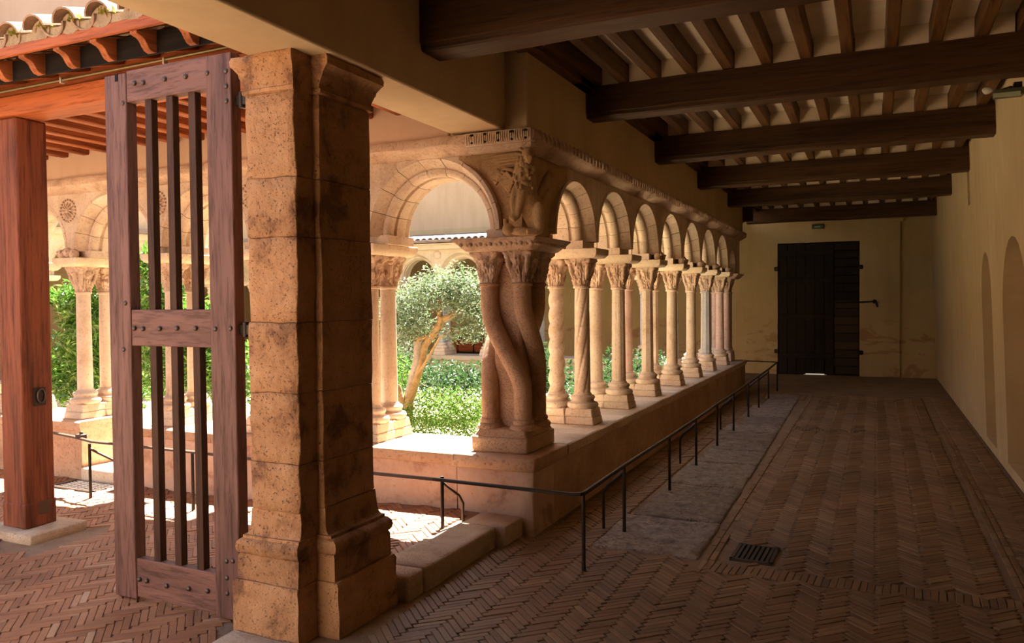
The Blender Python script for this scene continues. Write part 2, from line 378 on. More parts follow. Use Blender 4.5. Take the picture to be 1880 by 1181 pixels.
# ================================================================== walls, ceiling
wr = MB(); RW = lambda z: 1.13-.036*z     # the right wall leans in a little
N0, N1 = (9.36, 10.18), (7.25, 8.60)
def wall_strip(mb, y0, y1, z0, z1, x=None):
    f = (lambda z: RW(z)) if x is None else (lambda z: x)
    mb.add([(f(z0), y0, z0), (f(z0), y1, z0), (f(z1), y1, z1), (f(z1), y0, z1)], [(0, 1, 2, 3)])
wall_strip(wr, -4, 7.25, 0, 3.7); wall_strip(wr, 8.60, 9.36, 0, 3.7); wall_strip(wr, 10.18, 10.98, 0, 3.7); wall_strip(wr, 11.23, 18.3, 0, 3.7)
wall_strip(wr, 10.98, 11.23, 0, 2.78); wall_strip(wr, 10.98, 11.23, 3.23, 3.7)
for (y0, y1, zs, pt) in ((9.36, 10.18, 1.62, 1.25), (7.25, 8.60, 1.50, 1.0)):      # arched recesses
    wall_strip(wr, y0, y1, 0, .10); w = (y1-y0)/2; yc = (y0+y1)/2; pts = []
    for i in range(13):
        t = pi*i/12; pts.append((yc-w*cos(t), zs+w*pt*sin(t)**(1 if pt == 1 else .9)))
    for (ya, za), (yb, zb) in zip(pts, pts[1:]):
        wr.add([(RW(za), ya, za), (RW(zb), yb, zb), (RW(3.7), yb, 3.7), (RW(3.7), ya, 3.7)], [(0, 1, 2, 3)])
        wr.add([(RW(za), ya, za), (RW(zb), yb, zb), (1.55, yb, zb), (1.55, ya, za)], [(0, 1, 2, 3)])
    wr.add([(RW(.1), y0, .1), (RW(.1), y1, .1), (1.55, y1, .1), (1.55, y0, .1)], [(0, 1, 2, 3)])
    for yy in (y0, y1): wr.add([(RW(.1), yy, .1), (1.55, yy, .1), (1.55, yy, zs), (RW(zs), yy, zs)], [(0, 1, 2, 3)])
    wr.add([(1.55, y0-.1, 0), (1.55, y1+.1, 0), (1.55, y1+.1, 2.6), (1.55, y0-.1, 2.6)], [(0, 1, 2, 3)])
wr.add([(1.2, 10.9, 2.7), (1.2, 11.3, 2.7), (1.2, 11.3, 3.3), (1.2, 10.9, 3.3)], [(0, 1, 2, 3)])
for yy in (10.98, 11.23): wr.add([(RW(2.78), yy, 2.78), (1.2, yy, 2.78), (1.2, yy, 3.23), (RW(3.23), yy, 3.23)], [(0, 1, 2, 3)])
for zz in (2.78, 3.23): wr.add([(RW(zz), 10.98, zz), (1.2, 10.98, zz), (1.2, 11.23, zz), (RW(zz), 11.23, zz)], [(0, 1, 2, 3)])
wr.box(1.6, 1.8, -4, 18.3, 0, 3.7)
struct('wall_right', wr, M['plaster_right'], 'long tan plaster wall on the right with two arched recesses', fix=False)
wf = MB()   # far wall with a doorway
wf.box(-16, -1.98, 18.3, 18.8, -.2, 3.6); wf.box(-.32, 1.8, 18.3, 18.8, -.2, 3.6); wf.box(-1.98, -.32, 18.3, 18.8, 2.88, 3.6)
wall_far = struct('wall_far', wf, M['plaster_far'], 'shaded ochre end wall around the big dark door')
obj('pilaster', MB().box(.25, .455, 18.245, 18.3, 0, 3.2), M['plaster_far'], wall_far, bevel=.006)
obj('pilaster_capital', MB().box(.25, .455, 18.23, 18.3, 3.19, 3.24).box(.20, .51, 18.20, 18.3, 3.24, 3.30).add(
    [(.16, 18.16, 3.30), (.55, 18.16, 3.30), (.55, 18.3, 3.30), (.16, 18.3, 3.30), (.24, 18.2, 3.42), (.47, 18.2, 3.42), (.47, 18.3, 3.42), (.24, 18.3, 3.42)],
    [(0, 1, 2, 3), (4, 5, 6, 7), (0, 1, 5, 4), (1, 2, 6, 5), (3, 0, 4, 7)]).box(.13, .55, 18.12, 18.3, 3.42, 3.56), M['plaster_far'], wall_far, bevel=.005)
struct('wall_far_upper', MB().box(-16, 1.8, 18.3, 18.8, 3.6, 7), M['plaster_tan'], 'tan plaster wall rising above the far gallery roof')
struct('wall_back', MB().box(-2.9, 1.8, -4.3, -4, -.2, 3.9), M['plaster'], 'plaster wall closing the right gallery behind the viewer')
struct('wall_court_bounce', MB().box(-13, -2.85, -6.6, -6.3, -.2, 3.6), M['plaster_pink'], 'unseen plaster wall added behind the viewer to bounce sunlight onto the pillar')  # unseen wall added so its sunlit face bounces warm light onto the pillar
struct('wall_garden_west', MB().box(-15.9, -15.5, 1, 18.3, -.2, 6.5), M['plaster_tan'], 'pale plaster wall behind the far west gallery')
# lintel wall between the two galleries: carried by the near pillar and the corner pier
struct('wall_lintel', MB().box(-2.81, -2.40, .98, 5.16, 2.872, 3.75), M['plaster'], 'plastered lintel wall resting on the near pillar and the corner pier', bevel=.012)
struct('wall_left', MB().box(-2.86, -2.40, -4, .98, -.2, 3.75), M['plaster'], 'plaster wall left of the viewer beyond the gate opening')
struct('wall_upper_right', MB().box(-2.85, -2.225, 5.10, 14.92, 2.84, 3.75), M['plaster_right'], 'brown plaster wall above the right arcade, below the joists', bevel=.012)
struct('wall_upper_left', MB().box(-12.1, -2.86, 5.10, 5.70, 2.84, 5.4), M['plaster_pink'], 'cream plaster wall above the left arcade, under the red joists', bevel=.012)
ceil = struct('ceiling', MB().box(-2.9, 1.6, -4.2, 18.4, 3.60, 3.75), M['ceil'], 'cream plaster ceiling of the right gallery between dark joists', 'ceiling')
BEAMS = [(1.5, 1.75, 3.12), (3.95, 4.21, 3.11), (6.33, 6.56, 3.185), (8.60, 8.84, 3.185), (10.88, 11.12, 3.185), (13.30, 13.58, 3.185), (16.45, 16.7, 3.185)]
BLAB = ['dark timber ceiling beam nearest the viewer, overhead behind the frame', 'thickest dark ceiling beam, cut by the top of the frame, on the lintel wall', 'second long dark ceiling beam with a floodlight under its right end',
        'third dark ceiling beam counted from the viewer', 'fourth dark ceiling beam counted from the viewer', 'fifth dark ceiling beam, the shortest-looking whole one above the far door',
        'last dark ceiling beam, close in front of the far wall, mostly hidden']
JX = [-2.15, -1.90, -1.63, -1.34, -1.05, -.765, -.475, -.19, .095, .38, .66, .90]
for i, (y0, y1, zb) in enumerate(BEAMS):
    xl = -2.45 if i < 2 else -2.28
    b = MB(); poly = [(y0, zb+.045), (y0+.012, zb+.04), (y0+.016, zb+.012), (y0+.03, zb), (y1-.03, zb), (y1-.016, zb+.012), (y1-.012, zb+.04), (y1, zb+.045), (y1, 3.452), (y0, 3.452)]
    rings = []
    for k in range(13):
        x = xl+(RW(3.3)+.05-xl)*k/12; rings.append([(x, p[0]+.006*noise.noise((x*2, i, 0)), p[1]+.012*noise.noise((x*1.3, i*3., p[1]*3))) for p in poly])
    rings[0] = [(xl-.1, *p[1:]) for p in rings[0]]
    b.sweep(rings); o = obj('ceiling_beam', b, M['dark_x'], smooth=35)
    tag(o, BLAB[i], 'beam', 'dark ceiling beams')
    prev = BEAMS[i-1][1] if i else -4
    # plaster infill standing on the beam between joists
    for k in range(len(JX)-1):
        obj('plaster_infill', MB().box(JX[k]+.045, JX[k+1]-.045, y0+.02, y0+.05, 3.447, 3.604), M['ceil'], ceil)
    if i:
        for k, jx in enumerate(JX):
            w = .043 if k else .07; dx = .012*noise.noise((k*1.7, i*2.3, 0))
            obj('joist', MB().box(jx-w+dx, jx+w+dx, prev-.1 if i > 1 else prev-2, y0+.1, 3.456, 3.606), M['dark_y'], ceil, bevel=.008, seg=1)
for k, jx in enumerate(JX): obj('joist', MB().box(jx-.043, jx+.043, 16.6, 18.35, 3.456, 3.606), M['dark_y'], ceil, bevel=.008, seg=1)
for y0 in (6.33, 8.60, 10.88, 13.30, 16.45):
    obj('joist', MB().box(-2.3, -2.14, y0-2.6 if y0 > 7 else 4.3, y0-.02, 3.40, 3.606), M['dark_y'], ceil, bevel=.008, seg=1)
tag(obj('timber_bracket', MB().box(-2.3, -2.06, 14.95, 15.12, 3.09, 3.40), M['dark_x'], bevel=.01), 'short dark timber stub on the wall above the far end of the arcade', 'bracket')

# ================================================================== arcades
ZA, ZC, ZT = 2.115, 2.175, 2.755       # abacus top, arch centre, cornice underside
class Frame:
    def __init__(s, fn): s.fn = fn
    def __call__(s, t, n, z): return s.fn(t, n, z)
FS = Frame(lambda t, n, z: (t, 5.41-n, z)); FE = Frame(lambda t, n, z: (-2.54+n, t, z))
FN = Frame(lambda t, n, z: (t, 14.57+n, z)); FW = Frame(lambda t, n, z: (-11.6-n, t, z))
PROF = [(.55, .272), (.522, .274), (.508, .245), (.492, .212), (.478, .185), (.468, .165), (.458, .172), (.436, .168), (.418, .150), (.410, .122), (.414, .096), (.428, .078), (.424, .068), (.408, .060), (.404, 0.),
        (.408, -.060), (.424, -.068), (.414, -.096), (.410, -.122), (.436, -.168), (.468, -.165), (.492, -.212), (.522, -.274), (.55, -.272)]
def arch_ring(F, tc, r, a0, a1, seg, grow=0.):
    rings = []
    for i in range(seg+1):
        a = a0+(a1-a0)*i/seg
        rings.append([F(tc+(r-.55+p[0]+grow)*cos(a), p[1], ZC+(r-.55+p[0]+grow)*sin(a)) for p in PROF])
    return MB().sweep(rings)
def arcade(F, bays, name, mat, label, pieces=True, back=None):
    """bays: (t0, t1, tc, r)"""
    mb = MB()
    for (t0, t1, tc, r) in bays:
        for n in (.27, -.27):
            t0_, t1_ = t0, t1
            if n < 0 and back: t0_, t1_ = max(t0, back[0]), min(t1, back[1])
            arc = [(tc-r*cos(pi*i/18), ZC+r*sin(pi*i/18)) for i in range(19)]
            pts = [(t0_, ZA), (max(t0_, tc-r), ZA)]+arc+[(tc+r, ZA), (t1_, ZA)]
            pts = [(min(max(t, t0_), t1_), z) for t, z in pts]
            for (ta, za), (tb, zb) in zip(pts, pts[1:]):
                if abs(ta-tb) > 1e-5: mb.add([F(ta, n, za), F(tb, n, zb), F(tb, n, ZT), F(ta, n, ZT)], [(0, 1, 2, 3)])
        mb.add([F(t0, .27, ZT), F(t1, .27, ZT), F(t1, -.27, ZT), F(t0, -.27, ZT)], [(0, 1, 2, 3)])
    w = struct(name, mb, mat, label)
    for bi, (t0, t1, tc, r) in enumerate(bays):
        # springer blocks under each arch foot
        for sgn, te in ((-1, t0), (1, t1)):
            ta = tc+sgn*(r-.146); tb = te if r < abs(te-tc) < .62 else tc+sgn*(r+.015)
            pts = sorted((ta, tb)); g = MB()
            P = [F(a, n, z) for z in (ZA, ZC+.01) for (a, n) in ((pts[0], -.19), (pts[1], -.19), (pts[1], .19), (pts[0], .19))]
            g.add(P, [(0, 1, 2, 3), (4, 5, 6, 7), (0, 1, 5, 4), (1, 2, 6, 5), (2, 3, 7, 6), (3, 0, 4, 7)])
            obj('springer', g, mat, w)
        if pieces:
            nv = 9
            for k in range(nv):
                g = random.uniform(-.003, .003)
                obj('voussoir', arch_ring(F, tc, r, pi*k/nv+.004, pi*(k+1)/nv-.004, 3, g), mat, w, smooth=35)
        else: obj('arch_moulding', arch_ring(F, tc, r, 0, pi, 20), mat, w, smooth=35)
    return w
def bays_from(ts, rmax=.55):
    out = []
    for a, b in zip(ts, ts[1:]): out.append((a, b, (a+b)/2, min(rmax, (b-a)/2-.012)))
    return out
EC = [6.73, 7.84, 8.97, 10.18, 11.35, 12.5, 13.64]
SX = [-3.70, -4.80, -5.90, -7.11, -8.22, -9.35, -10.45]
NX_ = [-3.96, -5.05, -6.14, -7.23, -8.32, -9.41, -10.5]
random.seed(21)
wE = arcade(FE, [(6.0, 6.73, 6.225, .50)]+bays_from(EC)+[(13.64, 14.40, 14.03, .36)], 'wall_arcade_right', M['stone'], 'carved stone arcade wall with eight round arches along the right gallery', True, (5.69, 14.9))
sb = [(-3.70, -2.78, -3.05, .55)]; sb[0] = (-3.66, -2.80, -3.05, .58)
wS = arcade(FS, sb+[(b, a, (a+b)/2, min(.55, (a-b)/2-.012)) for a, b in zip(SX, SX[1:])]+[(-11.45, -10.45, -10.95, .47)], 'wall_arcade_left', M['stone'], 'stone arcade wall with round arches along the sunlit left gallery', True, (-20, -2.81))
wN = arcade(FN, [(b, a, (a+b)/2, min(.53, (a-b)/2-.012)) for a, b in zip([-2.85]+NX_, NX_+[-11.4])], 'wall_arcade_far', M['far'], 'pale arcade wall with dark arches across the garden', False)
wW = arcade(FW, [(5.6, 6.73, 6.2, .5)]+bays_from(EC)+[(13.64, 14.40, 14.03, .36)], 'wall_arcade_west', M['far'], 'pale arcade wall with dark arches on the far left of the garden', False)
# block of masonry behind the lion at the corner, and at the far corner
nb = MB()
def strip_panel(F, tc, r, ta, tb, n):
    arc = [(tc-r*cos(pi*i/24), ZC+r*sin(pi*i/24)) for i in range(25)]
    pts = [(ta-1, ZA), (tc-r, ZA)]+arc+[(tc+r, ZA), (tb+1, ZA)]; q = []
    for (t0, z0), (t1, z1) in zip(pts, pts[1:]):
        if abs(t1-t0) < 1e-6: continue
        a, b = max(ta, min(t0, t1)), min(tb, max(t0, t1))
        if b <= a: continue
        za, zb = z0+(z1-z0)*(a-t0)/(t1-t0), z0+(z1-z0)*(b-t0)/(t1-t0)
        nb.add([F(a, n(a), za), F(b, n(b), zb), F(b, n(b), ZT), F(a, n(a), ZT)], [(0, 1, 2, 3)])
strip_panel(FS, -3.05, .58, -2.80, -2.315, lambda t: .27-.055*ss((t+2.80)/.20)); strip_panel(FE, 6.225, .50, 5.19, 6.0, lambda t: .27-.045*ss((6.0-t)/.25))
nb.add([(-2.465, 5.69, ZA), (-2.32, 5.69, ZA), (-2.32, 5.69, ZT), (-2.465, 5.69, ZT)], [(0, 1, 2, 3)]); nb.add([(-2.465, 5.2, ZA), (-2.465, 5.69, ZA), (-2.465, 5.69, ZT), (-2.465, 5.2, ZT)], [(0, 1, 2, 3)])
nb.box(-2.80, -2.26, 5.14, 6.0, ZT-.002, ZT+.02)
obj('corner_block', nb, M['lion'], wE, fix=False)
obj('corner_block', MB().box(-2.80, -2.268, 14.35, 14.84, ZA, ZT), M['stone'], wE, bevel=.008)
# cornices
CPROF = [(.26, ZT-.03), (.30, ZT-.02), (.33, ZT+.005), (.365, ZT+.02), (.385, ZT+.04), (.385, ZT+.085), (.37, ZT+.105), (.26, ZT+.105)]
def cornice(F, ts, name, mat, parent, seed):
    for t0, t1 in zip(ts, ts[1:]):
        k = max(2, int(abs(t1-t0)/.08)); rings = []
        for i in range(k+1):
            t = t0+(t1-t0)*i/k
            rings.append([F(t, p[0]+.012*noise.noise((t*4, p[1]*9, seed)) if p[0] > .27 else p[0], p[1]+.006*noise.noise((t*5, p[0]*9, seed+3))) for p in CPROF])
        obj(name, MB().sweep(rings), mat, parent, smooth=45)
cornice(FS, [-2.690, -3.5, -4.3, -5.2, -6.0, -6.9, -7.8, -8.8, -10, -12.1], 'cornice_stone', M['carved'], wS, 1)
cornice(FE, [5.05, 6.1, 7.0, 7.9, 8.8, 9.7, 10.6, 11.6, 12.6, 13.5, 14.92], 'cornice_stone', M['carved'], wE, 2)
cb = MB().box(-2.692, -2.170, 5.028, 5.10, ZT+.012, ZT+.105).box(-2.68, -2.18, 5.055, 5.14, ZT-.03, ZT+.014)
cs = obj('corner_cornice_stone', cb, M['stone'], wE, bevel=.005)
fl = MB()
for i in range(30):                                # fluting with drilled holes on the corner cornice
    x = -2.675+i*.0168; fl.tube([(x, 5.030, ZT+.095), (x+.004*sin(i), 5.024, ZT+.055), (x+.008*sin(i*.8), 5.034, ZT+.016)], .0066, 5)
obj('flute', fl, M['stone'], cs, smooth=60)
dl = MB()
for i in range(5): dl.ball((-2.63+i*.105, 5.027, ZT+.085), (.020, .006, .012)).ball((-2.63+i*.105, 5.027, ZT+.060), (.010, .006, .010)).ball((-2.63+i*.105, 5.027, ZT+.035), (.012, .006, .010))
obj('drilled_hole', dl, M['black'], cs)
lt = MB(); y = 5.15                                # leaf carving along the right cornice face
while y < 14.8:
    lt.tube([(-2.150, y, ZT+.10), (-2.142, y+.02, ZT+.07), (-2.155, y+.05, ZT+.035)], [.006, .011, .005], 5); y += .085
lo = obj('leaf_carving', lt, M['carved'], wE, smooth=60); lo['kind'] = 'stuff'
obj('cornice_moulding', MB().box(-12, -2.86, 14.20, 14.30, ZT, 2.85).box(-12, -2.86, 14.12, 14.3, 2.85, 2.87), M['far'], wN)
obj('cornice_moulding', MB().box(-11.33, -11.25, 5.8, 14.3, ZT, 2.85), M['far'], wW)
# rosettes on the spandrels of the left arcade, one on the far arcade
for x, z in ((-7.10, 2.57), (-5.90, 2.57), (-4.80, 2.57), (-8.22, 2.57)):
    rs = MB(); y = 5.13
    for k in range(20): a = 2*pi*k/20; rs.ball((x+.105*cos(a), y, z+.105*sin(a)), (.011, .012, .011), 6, 4)
    for k in range(12): a = 2*pi*k/12; rs.tube([(x+.02*cos(a), y, z+.02*sin(a)), (x+.05*cos(a), y-.012, z+.05*sin(a)), (x+.082*cos(a), y, z+.082*sin(a))], [.004, .009, .004], 5)
    rs.ball((x, y, z), (.026, .018, .026)); obj('rosette', rs, M['carved'], wS, smooth=60)
rs = MB()
for x in (-8.32, -7.23, -9.41): rs.ball((x, 14.29, 2.64), (.09, .03, .09), 14, 8)
obj('rosette', rs, M['carved'], wN, smooth=60)

# parapets (low walls that carry the columns)
pE = struct('wall_parapet_right', jit(MB().box(-2.80, -2.185, 5.40, 14.93, -.2, .46), 0), M['parapet'], 'low stone parapet under the right-hand columns')
pS = struct('wall_parapet_left', MB().box(-6.23, -2.80, 5.055, 5.67, -.2, .46), M['blotched'], 'low pinkish plastered parapet under the left-hand columns')
pC = obj('corner_masonry', grid_block(-2.80, -2.185, 5.055, 5.45, -.2, .462, .06, .012, 5), M['blotched'], pE, smooth=60)
pL = struct('wall_parapet_far_left', MB().box(-12, -6.87, 5.055, 5.67, -.2, .46), M['parapet'], 'cream parapet beyond the gap, behind the wooden post')
pN = struct('wall_parapet_far', MB().box(-12, -2.83, 14.3, 14.9, -.2, .46).box(-12, -2.83, 14.25, 14.93, .46, .545), M['far'], 'pale parapet of the far arcade across the garden')
pW = struct('wall_parapet_west', MB().box(-11.9, -11.3, 5.7, 14.3, -.2, .545), M['far'], 'pale parapet of the arcade on the far left of the garden')
def copings(F, ts, par, mat):
    for a, b in zip(ts, ts[1:]):
        lo_, hi = min(a, b)+.002, max(a, b)-.002; k = max(2, int((hi-lo_)/.10)); rings = []
        pr = [(.34, .44), (.372, .462), (.382, .50), (.380, .535), (.368, .545), (-.282, .545), (-.295, .53), (-.295, .455)]
        for i in range(k+1):
            t = lo_+(hi-lo_)*i/k; rings.append([F(t, p[0]+.006*noise.noise((t*5, p[1]*11, 1)), p[1]+.003*noise.noise((t*4, p[0]*5, 7))) for p in pr])
        obj('coping_stone', MB().sweep(rings), mat, par, smooth=40)
copings(FE, [5.69, 6.9, 8.1, 9.5, 10.7, 11.9, 13.2, 14.945], pE, M['coping'])
copings(FS, [-2.81, -4.1, -5.2, -6.24], pS, M['parapet']); copings(FS, [-6.86, -8.1, -9.5, -11.9], pL, M['parapet'])
obj('coping_stone', grid_block(-2.835, -2.165, 5.030, 5.69, .445, .545, .07, .005, 6), M['parapet'], pE, smooth=60)
obj('step_stone', grid_block(-6.85, -6.25, 5.02, 5.7, -.05, .11, .08, .006, 5), M['pale'], pL, smooth=60)

# columns --------------------------------------------------------------------------------
def shaft_mesh(kind):
    r0, r1, z0, z1 = .072, .064, .80, 1.775; mb = MB(); m = 90 if kind.startswith('spiral') else 14
    n = {'round': 20, 'octagon': 8, 'spiral': 40, 'spiral_fine': 40, 'fluted': 40}[kind]
    prof = [(r0+(r1-r0)*i/m, z0+(z1-z0)*i/m) for i in range(m+1)]
    fn = None
    if kind == 'spiral': fn = lambda a, r, z: r*(.80+.30*abs(cos((a*2-z*44)/2))**.8)
    if kind == 'spiral_fine': fn = lambda a, r, z: r*(1.03-.13*(max(0, cos(a*5-z*17))**5))
    if kind == 'fluted': fn = lambda a, r, z: r*(1.02-.07*(max(0, cos(a*8))**4))
    mb.lathe(prof, n, fn=fn)
    mb.lathe([(r1, z1-.012), (r1+.014, z1-.008), (r1+.016, z1), (r1+.014, z1+.010), (r1, z1+.012)], 24)
    mb.lathe([(r0+.012, z0-.01), (r0+.012, z0+.012), (r0, z0+.025)], 24)
    return mb
def capital_mesh(seed, kind=0):
    z0, z1 = 1.785, 2.035; n, m = 96, 40; rg = random.Random(seed); rings = []
    for i in range(m+1):
        t = i/m; ring = []
        for j in range(n):
            a = 2*pi*j/n
            bell = .066+.012*t+.042*t**2.6
            sq = (abs(cos(a))**4+abs(sin(a))**4)**-.25
            r = bell*(1+(min(sq, 1.28)-1)*t**1.5)
            l1 = max(0, cos(4*a+pi))**.7; l2 = max(0, cos(4*a))**.7
            e1 = (t/.42)**.8 if t < .42 else max(0, 1-(t-.42)/.09)
            e2 = ((t-.22)/.5) if .22 < t < .72 else (max(0, 1-(t-.72)/.10) if t >= .72 else 0)
            r += .026*l1*e1*(1-.3*abs(sin(12*a)))+.030*l2*e2*(1-.3*abs(sin(14*a)))
            if t > .74: r += .030*max(0, cos(4*a+pi))**4*sin(pi*(t-.74)/.26)     # corner volutes
            if kind == 1: r += .020*max(0, noise.noise((cos(a)*2.4+seed, sin(a)*2.4, t*3)))
            w = noise.noise((cos(a)*7+seed, sin(a)*7, t*9)); r += .010*w-.016*max(0, noise.noise((cos(a)*11+seed*3, sin(a)*11, t*8))-.12)*(t > .1)+.006*noise.noise((cos(a)*22+seed, sin(a)*22, t*22))
            ring.append((r*cos(a), r*sin(a), z0+(z1-z0)*t))
        rings.append(ring)
    mb = MB().sweep(rings)
    if kind == 1:
        for k in range(4):
            a = pi/4+k*pi/2; c = Vector((cos(a)*.115, sin(a)*.115, 1.985)); mb.ball(c, (.026, .026, .03), 8, 6)
            mb.tube([(cos(a)*.085, sin(a)*.085, 1.86), (cos(a)*.105, sin(a)*.105, 1.92), c], [.014, .022, .018], 6)
    return mb
def base_mesh():
    mb = MB().lathe([(.128, .685), (.140, .700), (.143, .718), (.136, .735), (.112, .742), (.103, .752), (.104, .765), (.112, .772), (.113, .785), (.106, .797), (.086, .803), (.08, .81)], 24)
    return mb
PLINTH = MB().box(-.148, .148, -.135, .135, .545, .615, .010, .010).box(-.135, .135, -.125, .125, .615, .688, .012, .012)
SH = {k: shaft_mesh(k).mesh('shaft_'+k, 40) for k in ('round', 'octagon', 'spiral', 'spiral_fine', 'fluted')}
CAPM = [capital_mesh(s, s % 2).mesh('capital_%d' % s, 60) for s in range(6)]
BAS = base_mesh().mesh('base_moulding', 50); PLM = PLINTH.mesh('plinth')
def mcopy(me, mat):
    k = me.copy(); k.materials.clear(); k.materials.append(mat); return k
CACHE = {}
def cached(me, mat):
    key = (me.name, mat.name)
    if key not in CACHE: CACHE[key] = mcopy(me, mat)
    return CACHE[key]
def column(x, y, kind, mat, cap, label, rz=0, group=None, capmat='carved'):
    t = thing('column', label, 'column', (x, y, 0), rz, group)
    p = link('plinth', cached(PLM, M['stone']), None, t)
    b = p.modifiers.new('bevel', 'BEVEL'); b.width = .008; b.segments = 1
    link('base_moulding', cached(BAS, M['stone']), None, t)
    link('shaft', cached(SH[kind], M[mat]), None, t); link('capital', cached(CAPM[cap % 6], M[capmat]), None, t)
    return t
def abacus(F, t, label, mat='pale', head=False, group=None):
    pr = [(.0, 2.030), (.03, 2.036), (.055, 2.062), (.06, 2.085), (.06, ZA)]
    c = Vector(F(t, 0, 0)); o = thing('abacus', label, 'abacus', (c.x, c.y, 0), 0, group); mb = MB(); rings = []
    for e, z in pr:
        q = [F(t-.115-e, -.265-e, z), F(t+.115+e, -.265-e, z), F(t+.115+e, .265+e, z), F(t-.115-e, .265+e, z)]
        rings.append([(p[0]-c.x, p[1]-c.y, p[2]) for p in q])
    obj('abacus_slab', mb.sweep(rings), M[mat], o, bevel=.004, seg=1)
    if head:
        h = MB(); rg = random.Random(int(t*100))
        for k in range(3):
            p = F(t+(-.085+.085*k), .275, ZA+.035+.015*(k == 1)); h.ball((p[0]-c.x, p[1]-c.y, p[2]), (.047, .047, .050), 10, 8)
            for s in (-1, 1):
                q = F(t+(-.085+.085*k)+.018*s, .315, ZA+.055); h.ball((q[0]-c.x, q[1]-c.y, q[2]), .012, 6, 5)
        obj('carved_head', jit(h, .006, 30), M['carved'], o, smooth=60)
    return o
EK = [('spiral_fine', 'stone', 'spirally grooved'), ('fluted', 'stone', 'fluted'), ('octagon', 'stone', 'plain eight-sided'), ('round', 'stone', 'smooth cream'), ('round', 'stone', 'smooth buff'), ('octagon', 'grey', 'grey eight-sided'), ('round', 'pink', 'pinkish smooth')]
RK = [('spiral', 'stone', 'rope-twisted'), ('round', 'stone', 'plain round'), ('round', 'pink', 'slim pinkish'), ('octagon', 'stone', 'eight-sided'), ('round', 'grey', 'grey round'), ('round', 'stone', 'cream round'), ('round', 'stone', 'buff round')]
for i, yc in enumerate(EC):
    k, m_, d = EK[i]; column(-2.415, yc, k, m_, i*2+1, f'{d} gallery-side column of the {ORD[i]} pair along the right arcade from the corner pier', [0, pi, pi/2][i % 3], 'columns of the right arcade')
    k, m_, d = RK[i]; column(-2.665, yc, k, m_, i+2, f'{d} garden-side column of the {ORD[i]} pair along the right arcade from the corner pier', [pi/2, 0, pi][i % 3], 'columns of the right arcade')
    abacus(FE, yc, f'moulded stone abacus on the {ORD[i]} column pair of the right arcade from the corner pier', head=i > 1, group='abaci of the right arcade')
for i, xc in enumerate(SX[:5]):
    column(xc, 5.285, 'round', 'stone', i, f'cream gallery-side column of the {ORD[i]} pair along the left arcade from the corner pier', pi/2*i, 'columns of the left arcade')
    column(xc, 5.535, 'round', 'stone', i+3, f'cream garden-side column of the {ORD[i]} pair along the left arcade from the corner pier', pi/2*i+pi, 'columns of the left arcade')
    abacus(FS, xc, f'pale moulded abacus on the {ORD[i]} column pair of the left arcade from the corner pier', head=(i == 3), group='abaci of the left arcade')
for i, xc in enumerate(NX_):
    for s, w in ((-.125, 'garden-side'), (.125, 'gallery-side')):
        column(xc, 14.57+s, 'round' if i % 2 else 'octagon', 'stone' if i % 2 else 'grey', i+2, f'distant {w} column of the {ORD[i]} pair from the right in the far arcade', 0, 'columns of the far arcade', 'stone')
    abacus(FN, xc, f'pale abacus on the {ORD[i]} column pair from the right in the far arcade', group='abaci of the far arcade')
for i, yc in enumerate(EC):
    column(-11.6, yc, 'round', 'stone', i, f'distant column of the {ORD[i]} support in the arcade on the far left of the garden', 0, 'columns of the west arcade', 'stone')
    abacus(FW, yc, f'pale abacus on the {ORD[i]} support in the arcade on the far left of the garden', group='abaci of the west arcade')

